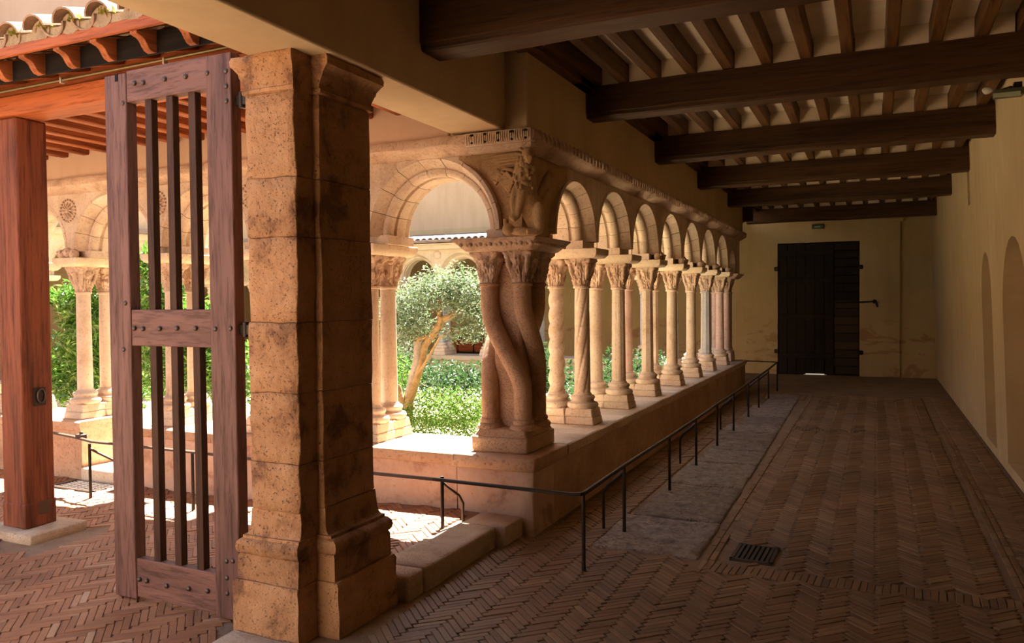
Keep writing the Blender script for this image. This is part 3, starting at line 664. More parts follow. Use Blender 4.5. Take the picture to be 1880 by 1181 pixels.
# corner pier: four columns twisted round each other
def pier(cx, cy, label, sp=.135, rad=.067, twist=True, big=True):
    t = thing('corner_pier', label, 'pier', (cx, cy, 0))
    if big:
        obj('plinth', grid_block(-.225, .225, -.275, .275, .546, .66, .05, .008, 8), M['pier'], t, smooth=60)
        obj('plinth_moulding', jit(MB().box(-.215, .215, -.26, .26, .655, .715, .03, .03), .004, 9), M['pier'], t, bevel=.012)
    else:
        obj('plinth', MB().box(-.2, .2, -.2, .2, .545, .70, .01, .01), M['stone'], t, bevel=.01)
    core = MB().box(-sp*.86, sp*.86, -sp*.86, sp*.86, .70, 1.95); obj('core', core, M['pier'] if big else M['stone'], t, bevel=.03)
    for k in range(4):
        a0 = -3*pi/4+k*pi/2; R = sp*sqrt(2); pts = []; rd = []
        for i in range(41):
            z = .70+(1.79-.70)*i/40; s = ss((1.66-z)/(1.66-.96)) if twist else 0
            a = a0+s*pi/2; q = R*(1-.10*sin(pi*s)); pts.append((q*cos(a), q*sin(a), z)); rd.append(rad)
        obj('twisted_shaft', MB().tube(pts, rd, 20), M['pier'] if big else M['pink'], t, smooth=60)
        x, y = R*cos(a0), R*sin(a0)
        obj('shaft_base', MB().lathe([(rad+.005, .69), (rad+.032, .70), (rad+.036, .72), (rad+.022, .738), (rad+.008, .745), (rad+.014, .76), (rad+.010, .775), (rad, .785)], 24, (x, y)), M['pier'] if big else M['stone'], t, smooth=50)
        obj('shaft_collar', MB().lathe([(rad, 1.765), (rad+.012, 1.77), (rad+.014, 1.782), (rad, 1.795)], 24, (x, y)), M['pier'] if big else M['stone'], t, smooth=50)
        c = capital_mesh(10+k, k % 2); sc = 1.0 if big else .86
        c.v = [(x+p[0]*sc, y+p[1]*sc, 1.79+(p[2]-1.785)*.97) for p in c.v]
        obj('leaf_capital', c, M['carved'], t, smooth=60)
    mb = MB(); rings = []
    for e, z in [(.235, 2.02), (.255, 2.03), (.30, 2.075), (.325, 2.10), (.33, 2.112)]: rings.append([(-e, -e-.05, z), (e+.02, -e-.05, z), (e+.02, e-.0, z), (-e, e-.0, z)])
    ab = obj('abacus_slab', jit(mb.sweep(rings), .004, 9), M['carved'], t, bevel=.006)
    if big:
        ed = MB()
        for i in range(15):
            x = -.26+i*.04
            ed.ball((x, -.345+.012*(i % 2), 2.068), (.017, .014, .018), 6, 5); ed.ball((.315, x-.03, 2.068), (.014, .017, .018), 6, 5)
        e = obj('edge_carving', ed, M['carved'], ab, smooth=60); e['kind'] = 'stuff'
    return t
pier(-2.50, 5.43, 'massive corner pier of four intertwined stone columns under the carved lion')
pier(-2.54, 14.57, 'slim clustered corner pier at the far end of the right arcade', .10, .062, False, False)

# carved lion at the corner
lion = thing('lion_carving', 'carved seated winged lion holding an open book, on the corner above the pier', 'sculpture', (-2.2, 5.08, 0))
lm = MB(); Q = lambda x, y, z: (x+2.2, y-5.08, z)
def blend(mb, name, mat, vox, parent, dj=0, ds=20):
    o = obj(name, mb, mat, parent); r = o.modifiers.new('remesh', 'REMESH'); r.mode = 'VOXEL'; r.voxel_size = vox; r.use_smooth_shade = True
    if dj:
        tx = bpy.data.textures.new('curls', 'CLOUDS'); tx.noise_scale = .022
        d = o.modifiers.new('curls', 'DISPLACE'); d.texture = tx; d.strength = dj; d.mid_level = .5
    else:
        s = o.modifiers.new('smooth', 'SMOOTH'); s.iterations = 3
    return o
lm.tube([Q(-2.205, 5.06, 2.62), Q(-2.225, 5.05, 2.52), Q(-2.225, 5.055, 2.40), Q(-2.19, 5.09, 2.28), Q(-2.165, 5.13, 2.18)], [.055, .080, .084, .078, .066], 14)   # trunk
lm.ball(Q(-2.112, 5.035, 2.238), (.044, .052, .104), 14, 10)                                       # haunch
lm.tube([Q(-2.12, 5.06, 2.16), Q(-2.14, 5.02, 2.135), Q(-2.19, 4.985, 2.130)], [.04, .032, .024], 10)
lm.tube([Q(-2.275, 5.02, 2.45), Q(-2.287, 4.99, 2.34), Q(-2.280, 4.985, 2.25), Q(-2.305, 4.97, 2.222)], [.036, .029, .021, .024], 12)   # foreleg
lm.tube([Q(-2.21, 4.99, 2.42), Q(-2.235, 4.975, 2.32), Q(-2.255, 4.985, 2.24), Q(-2.285, 4.965, 2.215)], [.034, .026, .020, .020], 12)
blend(lm, 'body', M['lion'], .009, lion)
hm = MB(); hm.ball(Q(-2.195, 5.045, 2.672), (.048, .052, .050), 12, 9); hm.tube([Q(-2.19, 5.03, 2.662), Q(-2.162, 4.975, 2.642), Q(-2.148, 4.945, 2.628)], [.036, .030, .024], 10); hm.tube([Q(-2.185, 5.01, 2.635), Q(-2.160, 4.97, 2.610), Q(-2.152, 4.955, 2.602)], [.024, .018, .013], 8)
for s_ in (-1, 1): hm.ball(Q(-2.2+.044*s_, 5.045+.02*s_, 2.712), .017, 8, 6)
blend(hm, 'head', M['lion'], .007, lion)
mm = MB(); mm.tube([Q(-2.205, 5.07, 2.665), Q(-2.21, 5.045, 2.62), Q(-2.225, 5.035, 2.55), Q(-2.232, 5.03, 2.48), Q(-2.235, 5.03, 2.44)], [.045, .056, .070, .074, .052], 14)
rg = random.Random(5)
for i in range(120):
    a = rg.uniform(-2.6, 1.4); z = rg.uniform(2.43, 2.655); k_ = (2.665-z)/.225; w = .062+.024*ss(k_)
    mm.ball(Q(-2.207-.025*k_+w*sin(a), 5.052-.02*k_-w*cos(a), z), (.0125, .0125, .0165), 7, 5)
blend(mm, 'mane', M['lion'], .0038, lion)
Q2 = lambda x, y, z: (x+2.2, y-5.08+.055, z)
wg = MB()
wg.tube([Q2(-2.26, 5.13, 2.58), Q2(-2.285, 5.125, 2.66), Q2(-2.30, 5.128, 2.705), Q2(-2.36, 5.13, 2.720), Q2(-2.50, 5.135, 2.715), Q2(-2.64, 5.135, 2.70)], [.012, .013, .013, .012, .010, .008], 8)
for i in range(7):
    z = 2.695-.021*i; wg.tube([Q2(-2.31-.005*i, 5.140, z), Q2(-2.45, 5.136, z-.006), Q2(-2.66+.028*i, 5.142, z-.004-.006*i)], [.006, .010, .006], 6)
obj('wing', wg, M['lion'], lion, smooth=60)
wg = MB(); wg.tube([Q2(-2.235, 5.24, 2.30), Q2(-2.245, 5.30, 2.42), Q2(-2.25, 5.42, 2.56), Q2(-2.255, 5.50, 2.63)], [.02, .03, .026, .012], 8)
wg.tube([Q2(-2.24, 5.27, 2.28), Q2(-2.25, 5.36, 2.40), Q2(-2.255, 5.50, 2.50)], [.018, .022, .010], 8)
obj('wing', wg, M['lion'], lion, smooth=60)
bk = MB()
def page(c, w, h, d, rot):
    g = MB().box(-w, w, -d, d, -h, h); R = Matrix.Rotation(rot, 3, 'Y'); g.v = [tuple(R @ Vector(p)+Vector(c)) for p in g.v]; bk.add(g.v, g.f)
page(Q2(-2.385, 5.065, 2.505), .048, .064, .026, -.70); page(Q2(-2.440, 5.075, 2.550), .014, .070, .018, -.70)
bo = obj('book', bk, M['lion'], lion, bevel=.006)
fg = MB()
for i in range(3): fg.tube([Q2(-2.505+.030*i, 5.10, 2.50+.032*i), Q2(-2.505+.030*i+.008, 5.06, 2.52+.032*i), Q2(-2.47+.030*i, 5.055, 2.50+.032*i)], .0105, 7)
obj('claw', fg, M['lion'], lion, smooth=60)
ar = MB(); ar.tube([Q2(-2.50, 5.12, 2.52), Q2(-2.48, 5.10, 2.585), Q2(-2.42, 5.09, 2.605), Q2(-2.34, 5.09, 2.575), Q(-2.28, 5.09, 2.50)], [.012, .018, .020, .020, .016], 8); obj('tail', ar, M['lion'], lion, smooth=60)
sm = MB(); sm.ball(Q(-2.350, 5.03, 2.160), (.044, .042, .044), 12, 9); sm.tube([Q(-2.33, 5.05, 2.15), Q(-2.26, 5.04, 2.145), Q(-2.18, 5.05, 2.135)], [.028, .034, .026], 10)
sm.ball(Q(-2.365, 5.012, 2.150), (.016, .014, .014), 7, 6); sm.tube([Q(-2.385, 5.07, 2.235), Q(-2.38, 5.05, 2.20), Q(-2.35, 5.03, 2.18)], [.024, .018, .012], 8)
blend(sm, 'crouching_creature', M['lion'], .008, lion)

# ================================================================== near pillar
pil = thing('stone_pillar', 'big weathered square pillar of ochre stone blocks, in front beside the gate', 'pillar', (-2.7, 3.3, 0))
PX = lambda x: x+2.7
PYo = 3.3
courses = [.62, .86, 1.21, 1.56, 1.98, 2.27, 2.69]
random.seed(4)
for k, (z0, z1) in enumerate(zip(courses, courses[1:])):
    e = random.uniform(-.004, .004)
    obj('stone_block', grid_block(PX(-2.862+e), PX(-2.553), 3.035-PYo+e, 3.20-PYo, z0+.0008, z1-.0008, .040, .010, 8, .005), M['pillar'], pil, smooth=60)
    e = random.uniform(-.004, .004)
    obj('stone_block', grid_block(PX(-2.862), PX(-2.512+e), 3.17-PYo, 3.60-PYo, z0+.0008, z1-.0008, .05, .006, 6, .004), M['pillar'], pil, smooth=60)
def moulded(prof, name, z0, z1, mat=M['pillar']):
    """stepped plan (projecting pilaster and core) swept along a vertical profile of (out, z)"""
    rings = []
    prof2 = []
    for (e, z), (e2, z2) in zip(prof, prof[1:]):
        prof2.append((e, z)); k = int(abs(z2-z)/.03)
        for i in range(1, k): prof2.append((e+(e2-e)*i/k, z+(z2-z)*i/k))
    prof2.append(prof[-1])
    for e, z in prof2:
        P = [(-2.862-e*.72, 3.035-e*.6), (-2.553+e*.25, 3.035-e*.6), (-2.553+e*.25, 3.17-e*.5), (-2.512+e*1.08, 3.17-e*.5), (-2.512+e*1.08, 3.60+e*.35), (-2.862-e*.72, 3.60+e*.35)]
        D = []
        for (a, b), n in zip(zip(P, P[1:]+P[:1]), (5, 3, 1, 7, 6, 9)):
            D += [(a[0]+(b[0]-a[0])*i/n, a[1]+(b[1]-a[1])*i/n) for i in range(n)]
        rings.append([tuple(Vector((PX(p[0]), p[1]-PYo, z))+noise.noise_vector(Vector((p[0]*8, p[1]*8, z*8)))*.007) for p in D])
    return obj(name, MB().sweep(rings), mat, pil, smooth=40)
moulded([(.108, -.02), (.106, .25), (.094, .268)], 'plinth_block', 0, 0)
moulded([(.055, .262), (.078, .270), (.076, .385), (.066, .398)], 'base_block', 0, 0)
moulded([(.050, .394), (.072, .400), (.086, .415), (.090, .436), (.084, .458), (.066, .472), (.050, .476), (.050, .490), (.030, .492), (.018, .505), (.009, .53), (.004, .57), (0, .622)], 'base_moulding', 0, 0)
moulded([(.0, 2.687), (.016, 2.692), (.018, 2.708), (.006, 2.716), (.008, 2.735), (.022, 2.765), (.030, 2.775), (.032, 2.79), (.058, 2.815), (.072, 2.825), (.075, 2.85), (.066, 2.871)], 'capital_moulding', 0, 0)

# kerb between the galleries
for i, (y0, y1, xa, xb) in enumerate([(3.665, 3.835, -2.64, -2.345), (3.84, 4.75, -2.64, -2.335), (4.755, 5.05, -2.60, -2.265)]):
    o = obj('kerb_stone', grid_block(xa, xb, y0+.002, y1-.002, -.05, .13, .06, .004, 6), M['kerb'], smooth=60)
    tag(o, ['kerb stone butting against the near pillar', 'longest kerb stone, speckled, half of it in the sun', 'short end kerb stone touching the corner parapet'][i], 'kerb', 'kerb stones between pillar and corner pier')

# ================================================================== gate
gate = thing('wooden_gate', 'tall open purplish-brown wooden gate leaf with square bars, left of the pillar', 'gate', (-2.965, 3.08, 0), radians(-.6))
g = lambda x: x+2.965
obj('stile', MB().box(g(-3.905), g(-3.735), -.03, .04, .012, 2.925), M['gate_z'], gate, bevel=.006)
obj('stile', MB().box(g(-3.140), g(-2.968), -.03, .04, .012, 2.93), M['gate_z'], gate, bevel=.006)
for z0, z1 in ((2.765, 2.935), (1.425, 1.625), (.025, .240)): obj('rail', jit(MB().box(g(-3.735), g(-3.140), -.024, .034, z0, z1), .003, 4), M['gate_x'], gate, bevel=.004)
for x in (-3.585, -3.425, -3.262):
    for z0, z1 in ((1.60, 2.78), (.22, 1.44)): obj('bar', MB().box(g(x)-.025, g(x)+.025, -.012, .030, z0, z1), M['gate_bar'], gate, bevel=.003)
ST = [(-3.668, 2.859), (-3.601, 2.854), (-3.438, 2.851), (-3.284, 2.845), (-3.128, 2.842), (-2.999, 2.835), (-2.999, 2.759), (-2.999, 2.684), (-3.759, 2.761), (-3.708, 1.523), (-3.641, 1.521), (-3.512, 1.522), (-3.383, 1.525), (-3.246, 1.526), (-3.104, 1.524), (-2.999, 1.527), (-3.772, 1.662), (-3.793, 1.405), (-3.71, .127), (-3.653, .127), (-3.499, .122), (-3.333, .131), (-3.196, .139), (-3.055, .318), (-3.012, .324), (-3.055, .23), (-3.055, .149)]
sme = MB().ball((0, 0, 0), (.014, .010, .014), 10, 6).mesh('stud', 60); sme.materials.append(M['stud'])
for x, z in ST: link('stud', sme, None, gate, (g(x), -.030, z))
obj('latch_slot', MB().box(g(-3.815), g(-3.795), -.0335, -.028, 2.885, 2.925), M['black'], gate)
for z in (2.69, 1.52): obj('hinge', MB().box(g(-2.99), g(-2.862), .0, .022, z-.025, z+.025).lathe([(.018, z-.04), (.018, z+.04)], 10, (g(-2.935), .011)), M['iron'], gate, bevel=.003)

# ================================================================== wooden post and pent roof
post = thing('wooden_post', 'thick red-brown timber post with an iron ring plate on a stone pad', 'post', (-5.45, 3.7, 0))
obj('shaft', jit(MB().box(-.30, -.055, -.10, .13, .058, 2.99), .004, 3), M['red_z'], post, bevel=.016)
obj('foot_sleeve', MB().box(-.304, -.051, -.104, .134, .056, .235), M['red_z'], post, bevel=.010)
obj('stone_pad', grid_block(-.42, .14, -.20, .24, -.03, .056, .06, .008, 6), M['kerb'], post, smooth=60)
obj('patch_plate', MB().box(-.052, -.046, .0, .085, .14, .235), M['rust'], post, bevel=.002)
rp = MB().box(-.054, -.046, -.02, .07, .93, 1.06); obj('ring_plate', rp, M['iron'], post, bevel=.002)
rg_ = MB(); rg_.tube([(-.04, .05*cos(a)*.6+.03, 1.0+.05*sin(a)) for a in [2*pi*i/16 for i in range(17)]], .006, 6); obj('pull_ring', rg_, M['stud'], post, smooth=60)

roof = thing('pent_roof', 'red timber pent roof with mossy barrel tiles over the left gallery', 'roof', (-5, 4, 0))
rx = lambda x: x+5
def rbox(name, x0, x1, y0, y1, z0, z1, mat, bev=.008): return obj(name, MB().box(rx(x0), rx(x1), y0-4, y1-4, z0, z1), mat, roof, bevel=bev, seg=1)
rbox('lower_beam', -9, -2.83, 3.56, 3.80, 2.99, 3.13, M['red_x'], .014)
rbox('upper_beam', -9, -2.83, 3.605, 3.80, 3.13, 3.27, M['red_x'], .012)
obj('eave_shade_board', MB().box(rx(-9), rx(-2.83), -.712, -.695, 3.098, 3.225), M['eave_shade'], roof)  # added board hides the rafter sides and paints the shade between them
rbox('fascia_board', -9, -2.83, 3.135, 3.16, 3.19, 3.252, M['red_x'], .004)
obj('eave_mortar', jit(MB().box(rx(-9), rx(-2.83), -.86, -.78, 3.245, 3.300), .004, 8), M['tilemortar'], roof)
dk = MB()
dk.add([(rx(-12.5), -.86, 3.20), (rx(-2.83), -.86, 3.20), (rx(-2.83), 1.15, 3.80), (rx(-12.5), 1.15, 3.80), (rx(-12.5), -.86, 3.245), (rx(-2.83), -.86, 3.245), (rx(-2.83), 1.15, 3.85), (rx(-12.5), 1.15, 3.85)],
       [(0, 1, 2, 3), (4, 5, 6, 7), (0, 1, 5, 4), (1, 2, 6, 5), (2, 3, 7, 6), (3, 0, 4, 7)]); obj('roof_boarding', dk, M['dark_y'], roof)
obj('gallery_boarding', MB().box(rx(-12.5), rx(-2.83), -.3, 1.12, 3.18, 3.20), M['red_y'], roof)
x = -2.98; k = 0
while x > -9.4:
    obj('joist', MB().box(rx(x)-.043, rx(x)+.043, -.24, 1.12, 3.072, 3.182), M['red_y'], roof, bevel=.010, seg=1); x -= .292; k += 1
for xx in (-3.78, -4.11, -4.43, -4.75, -5.07, -5.40, -5.72, -3.45, -3.12):    # curved rafter ends
    pr_ = [(-.85, 3.19), (-.85, 3.172), (-.83, 3.166), (-.81, 3.162), (-.79, 3.147), (-.775, 3.122), (-.757, 3.102), (-.73, 3.094), (-.40, 3.205), (-.40, 3.32), (-.5, 3.30)]
    obj('rafter_end', MB().prism(pr_, 0, rx(xx)-.027, rx(xx)+.027), M['red_y'], roof, bevel=.003, seg=1)
def barrel(r0, r1, L, up, th=.014, n=9, fill=False):
    mb = MB(); rings = []
    for i in range(4):
        r = r0+(r1-r0)*i/3; y = L*i/3; ring = []
        for rr in (r, r-th):
            seq = range(n+1) if rr == r else range(n, -1, -1)
            for j in seq:
                a = pi*j/n; ring.append((rr*cos(a), y, rr*sin(a)*.78*up))
        rings.append(ring)
    return mb.sweep(rings)
TC = barrel(.098, .085, .40, 1).mesh('cover_tile', 40); TP = barrel(.10, .085, .40, -1).mesh('pan_tile', 40)
TC.materials.append(M['tile']); TP.materials.append(M['tile'])
SL = math.atan2(.60, 2.01); random.seed(9)
xs = [-4.807+.2637*i for i in range(-3, 8)]
for i, xx in enumerate(xs):
    if xx > -2.9: continue
    for r in range(6):
        yy = 3.10+.33*r*cos(SL)+random.uniform(-.012, .012); zz = 3.292+.33*r*sin(SL)+.010
        o = link('cover_tile', TC, None, roof, (rx(xx)+random.uniform(-.006, .006), yy-4, zz)); o.rotation_euler = (SL+.02, 0, random.uniform(-.03, .03))
        if xx+.132 < -2.93:
            o = link('pan_tile', TP, None, roof, (rx(xx)+.132, yy-4+.02, zz+.012)); o.rotation_euler = (SL+.02, 0, random.uniform(-.03, .03))
    mo = MB(); rings = []
    for yv, sc_ in ((.035, 1), (.20, 1)): rings.append([(rx(xx)+.082*cos(pi*j/10)*sc_, 3.10-4+yv, 3.285+.075*sin(pi*j/10)) for j in range(11)]+[(rx(xx)+.082*cos(pi+pi*j/6), 3.10-4+yv, 3.285-.05*abs(sin(pi*j/6))) for j in range(1, 6)])
    obj('mortar_fill', jit(mo.sweep(rings), .006, 20), M['tilemortar'], roof, smooth=50)
    if i % 2 == 0 or i in (3, 5):
        ms = MB(); rg = random.Random(i)
        for q in range(60):
            c = Vector((rx(xx)+.05+rg.gauss(0, .028), 3.125-4+rg.uniform(-.02, .02), 3.30+abs(rg.gauss(0, .018)))); d = Vector((rg.uniform(-1, 1), rg.uniform(-1, 0), rg.uniform(0, 1.4))).normalized()*.022; s = d.orthogonal().normalized()*.005
            ms.add([c-s, c+s, c+d], [(0, 1, 2)])
        o = obj('moss', ms, M['moss'], roof, fix=False); o['kind'] = 'stuff'
tag(obj('conduit', MB().tube([(-9, 3.545, 3.150), (-5.67, 3.545, 3.152), (-4.2, 3.545, 3.160), (-2.84, 3.545, 3.172)], .011, 8), M['conduit'], smooth=60), 'thin brassy cable conduit clipped along the red roof beam', 'conduit')
cl_p = bpy.data.objects['conduit']
for xx in (-4.93, -3.98, -5.9): obj('clip', MB().box(xx-.006, xx+.006, 3.530, 3.562, 3.133, 3.172), M['white'], cl_p, bevel=.002)

# ================================================================== railing
rail = thing('railing', 'low dark iron railing following the parapet round the corner', 'railing', (-1.62, 4.5, 0))
o_ = Vector((-1.62, 4.5, 0))
def rel(pts): return [tuple(Vector(p)-o_) for p in pts]
bar = [(-6.96, 4.755, .50), (-6.475, 4.690, .49), (-6.14, 4.62, .48), (-4.92, 4.58, .485), (-3.135, 4.50, .48), (-2.66, 4.485, .485), (-2.07, 4.475, .482), (-1.68, 4.47, .48), (-1.632, 4.485, .481), (-1.618, 4.53, .482), (-1.62, 5.41, .487), (-1.62, 6.72, .478), (-1.62, 7.83, .476), (-1.62, 8.98, .482), (-1.62, 10.1, .482), (-1.62, 11.36, .484), (-1.62, 12.43, .49), (-1.62, 13.63, .495), (-1.62, 14.9, .52)]
def flatbar(pts, w, h):
    mb = MB(); P = [Vector(p) for p in pts]; rings = []
    for i, p in enumerate(P):
        t = (P[min(i+1, len(P)-1)]-P[max(i-1, 0)]); t.z = 0; t.normalize(); s = Vector((-t.y, t.x, 0))
        rings.append([tuple(p+s*w-Vector((0, 0, h))), tuple(p-s*w-Vector((0, 0, h))), tuple(p-s*w), tuple(p-s*w*.5+Vector((0, 0, h*.35))), tuple(p+s*w*.5+Vector((0, 0, h*.35))), tuple(p+s*w)])
    return mb.sweep(rings)
obj('handrail', flatbar(rel(bar[:6]), .015, .014), M['rust'], rail, smooth=30)
obj('handrail', flatbar(rel(bar[5:]), .015, .014), M['iron'], rail, smooth=30)
obj('handrail', flatbar(rel([(-1.62, 14.9, .52), (-2.0, 14.99, .52), (-3.2, 15.05, .52)]), .015, .014), M['iron'], rail, smooth=30)
def railpost(x, y, z0, z1, brace=None):
    p = obj('post', MB().tube(rel([(x, y, z0-.03), (x, y, z0+.06), (x, y, z1-.01)]), [.015, .0125, .0125], 8), M['iron'] if y > 4.52 or x > -1.7 else M['rust'], rail, smooth=60)
    if brace:
        bx, by = brace; pts = [(x, y, z1-.05), (x+bx*.25, y+by*.25, z1-.09), (x+bx*.8, y+by*.8, z1-.17), (x+bx, y+by, z1-.23), (x+bx, y+by, z0-.03)]
        obj('brace', MB().tube(rel(pts), .011, 8), M['iron'] if x > -1.7 else M['rust'], rail, smooth=60)
for i, (y, z1) in enumerate([(4.515, .482), (5.37, .487), (6.72, .478), (7.83, .476), (8.98, .482), (10.1, .482), (11.36, .484), (12.43, .49), (13.63, .495), (14.9, .52)]):
    railpost(-1.62, y, 0, z1, (-.17, .05) if i in (1, 3, 5, 7, 8) else None)
railpost(-2.66, 4.60, .11, .485, (.06, .18)); railpost(-4.95, 4.60, .02, .485); railpost(-6.10, 4.56, 0, .48, (.18, .16))
obj('scroll_joint', MB().box(*[v for v in (-6.42+1.62, -6.34+1.62, 4.66-4.5, 4.72-4.5, .47, .515)]).ball((-6.37+1.62, 4.685-4.5, .525), .018, 8, 6), M['rust'], rail, bevel=.008)

# ================================================================== drain grates, far door, fittings
dr = thing('drain_grate', 'rectangular dark iron drain grate with seven bars in the brick floor', 'grate', (-.71, 5.26, 0), -.03)
obj('pit', MB().box(-.125, .125, -.17, .17, -.03, -.0055), M['black'], dr)
fm = MB().box(-.130, .130, -.175, -.152, -.02, .006).box(-.130, .130, .152, .175, -.02, .006).box(-.130, -.108, -.175, .175, -.02, .006).box(.108, .130, -.175, .175, -.02, .006)
obj('frame', fm, M['bars'], dr)
for k in range(7): x = -.093+k*.031; obj('bar', MB().box(x-.0095, x+.0095, -.156, .156, -.02, .005), M['bars'], dr)
dr = thing('drain_grate', 'pale sunlit drain grate in the left gallery floor beside the parapet gap', 'grate', (-6.57, 4.85, 0))
obj('pit', MB().box(-.28, .28, -.125, .125, -.03, -.004), M['black'], dr)
obj('frame', MB().box(-.29, .29, -.135, -.118, -.02, .008).box(-.29, .29, .118, .135, -.02, .008).box(-.29, -.272, -.135, .135, -.02, .008).box(.272, .29, -.135, .135, -.02, .008), M['stud'], dr)
for k in range(7): y = -.096+k*.032; obj('bar', MB().box(-.275, .275, y-.007, y+.007, -.02, .006), M['stud'], dr)
for k in range(5): x = -.18+k*.09; obj('cross_bar', MB().box(x-.005, x+.005, -.12, .12, -.02, .004), M['stud'], dr)

door = thing('door_1', 'large dark plank door with iron bar in the far end wall', 'door', (-1.15, 18.36, 0)); door['kind'] = 'structure'
for k in range(6):
    x0 = -.82+k*.19; obj('plank', MB().box(x0+.003, x0+.187, -.03+.004*(k % 2), .03, .0 if k not in (3, 4) else .022, 2.86), M['door'], door, bevel=.004, seg=1)
obj('backing', MB().box(-.84, -.30, .03, .12, -.01, 2.9).box(-.30, .18, .03, .12, .016, 2.9).box(.18, .84, .03, .12, -.01, 2.9), M['door'], door)
for z in (.35, 1.2, 2.0, 2.6): obj('cross_batten', MB().box(-.82, .32, -.055, -.028, z, z+.12), M['door'], door, bevel=.004, seg=1)
rj = random.Random(2)
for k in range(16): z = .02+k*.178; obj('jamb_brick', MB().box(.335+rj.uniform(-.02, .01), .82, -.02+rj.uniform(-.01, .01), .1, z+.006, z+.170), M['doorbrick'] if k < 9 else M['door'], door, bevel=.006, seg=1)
obj('locking_bar', MB().tube([(.36, -.09, 1.565), (.9, -.09, 1.575), (1.12, -.09, 1.585)], .017, 8), M['iron'], door, smooth=60)
obj('bar_handle', MB().ball((1.12, -.09, 1.585), .045, 10, 7).tube([(1.15, -.09, 1.58), (1.175, -.09, 1.47)], .02, 8).box(1.09, 1.13, -.10, -.06, 1.56, 1.61), M['iron'], door, smooth=50)
for s, x in ((-1, -.85), (1, .85)):
    for z in (.50, 2.32): obj('hinge', MB().box(x-.05, x+.05, -.10, -.05, z-.045, z+.045), M['iron'], door, bevel=.02)
es = thing('emergency_light', 'small dark emergency light box above the far door', 'light', (-1.15, 18.28, 3.22))
obj('housing', MB().box(-.115, .115, -.06, .02, -.05, .045), M['exit'], es, bevel=.008); obj('diffuser', MB().box(-.06, .06, -.064, -.058, -.03, .0), M['lens'], es)
fd = thing('floodlight', 'greenish floodlight under the second ceiling beam by the right wall', 'light', (.84, 6.75, 3.10))
obj('housing', MB().box(-.07, .12, -.10, .02, .0, .05), M['fixture'], fd, bevel=.008); obj('glass', MB().box(-.08, .09, -.108, -.098, -.012, .018), M['lens'], fd)
obj('bracket', MB().box(.06, .11, -.04, .02, .04, .10).tube([(-.02, -.04, .05), (.04, -.02, .07), (.10, .0, .05)], .010, 6), M['iron'], fd); obj('lamp_holder', jit(MB().ball((-.11, -.08, .05), (.035, .02, .025), 8, 6), .006, 30), M['white'], fd, smooth=60)

bs_ = thing('wooden_bench', 'brown panelled wooden bench in the far gallery, seen under the little tree', 'bench', (-9.6, 18.05, 0))
for x in (-.44, .02, .48): obj('panel', MB().box(x-.215, x+.215, -.20, -.17, .38, .70), M['red_x'], bs_, bevel=.006, seg=1)
obj('frame', MB().box(-.70, .74, -.17, .2, .70, .78).box(-.70, .74, -.16, .2, .05, .40), M['door'], bs_, bevel=.006, seg=1)
for i, (x, y, a) in enumerate([(.31, 8.2, .4), (-.55, 3.75, 1.9)]):
    lf = MB().add([(-.03, 0, .004), (0, -.014, .010), (.035, 0, .006), (0, .014, .012)], [(0, 1, 2), (0, 2, 3)])
    o = obj('dry_leaf', lf, M['tilemortar'], loc=(x, y, 0), fix=False); o.rotation_euler = (0, 0, a); tag(o, ['dry pale leaf on the brick floor near the right wall', 'dry leaf lying on the brick floor in the foreground'][i], 'leaf')
# ================================================================== garden
struct('floor_garden', jit(MB().box(-11.9, -2.2, 5.6, 14.4, -.3, .08), 0), M['soil'], 'pale soil of the cloister garden', 'ground')
struct('floor_far', MB().box(-15.6, -2.4, 14.8, 18.4, -.3, -.005), M['mortar'], 'brick floor of the far gallery', 'floor')
struct('floor_west', MB().box(-15.6, -11.7, 5, 14.9, -.3, -.006), M['mortar'], 'brick floor of the gallery on the far left', 'floor')
rn = MB(); rn.add([(-16, 14.1, 2.93), (-2.7, 14.1, 2.93), (-2.7, 18.3, 3.42), (-16, 18.3, 3.42), (-16, 14.1, 2.89), (-2.7, 14.1, 2.89), (-2.7, 18.3, 3.38), (-16, 18.3, 3.38)], [(0, 1, 2, 3), (4, 5, 6, 7), (0, 1, 5, 4), (1, 2, 6, 5), (2, 3, 7, 6), (3, 0, 4, 7)])
rfn = thing('tiled_roof', 'low tiled eave of the far gallery roof across the garden', 'roof', (0, 0, 0)); obj('roof_slab', rn, M['tile_dim'], rfn)
et = MB(); x = -11.8
while x < -2.8: et.add(*(lambda b: ([(p[0]+x, p[1]+14.06, p[2]+2.935+p[1]*.116) for p in b.v], b.f))(barrel(.062, .06, 4.2, 1, .014, 6))); x += .15
o = obj('eave_tiles', et, M['tile_dim'], rfn, fix=False); o['kind'] = 'stuff'
rw = MB(); rw.add([(-11.15, 5.72, 2.93), (-11.15, 14, 2.93), (-15.6, 14, 3.42), (-15.6, 5.72, 3.42)], [(0, 1, 2, 3)]); rw.add([(-11.15, 5.72, 2.85), (-11.15, 14, 2.85), (-15.6, 14, 3.38), (-15.6, 5.72, 3.38)], [(0, 1, 2, 3)])
rw.add([(-11.15, 5.72, 2.85), (-11.15, 14, 2.85), (-11.15, 14, 2.93), (-11.15, 5.72, 2.93)], [(0, 1, 2, 3)])
tag(obj('tiled_roof', rw, M['tile_dim'], fix=False), 'tiled roof of the gallery on the far left of the garden', 'roof')

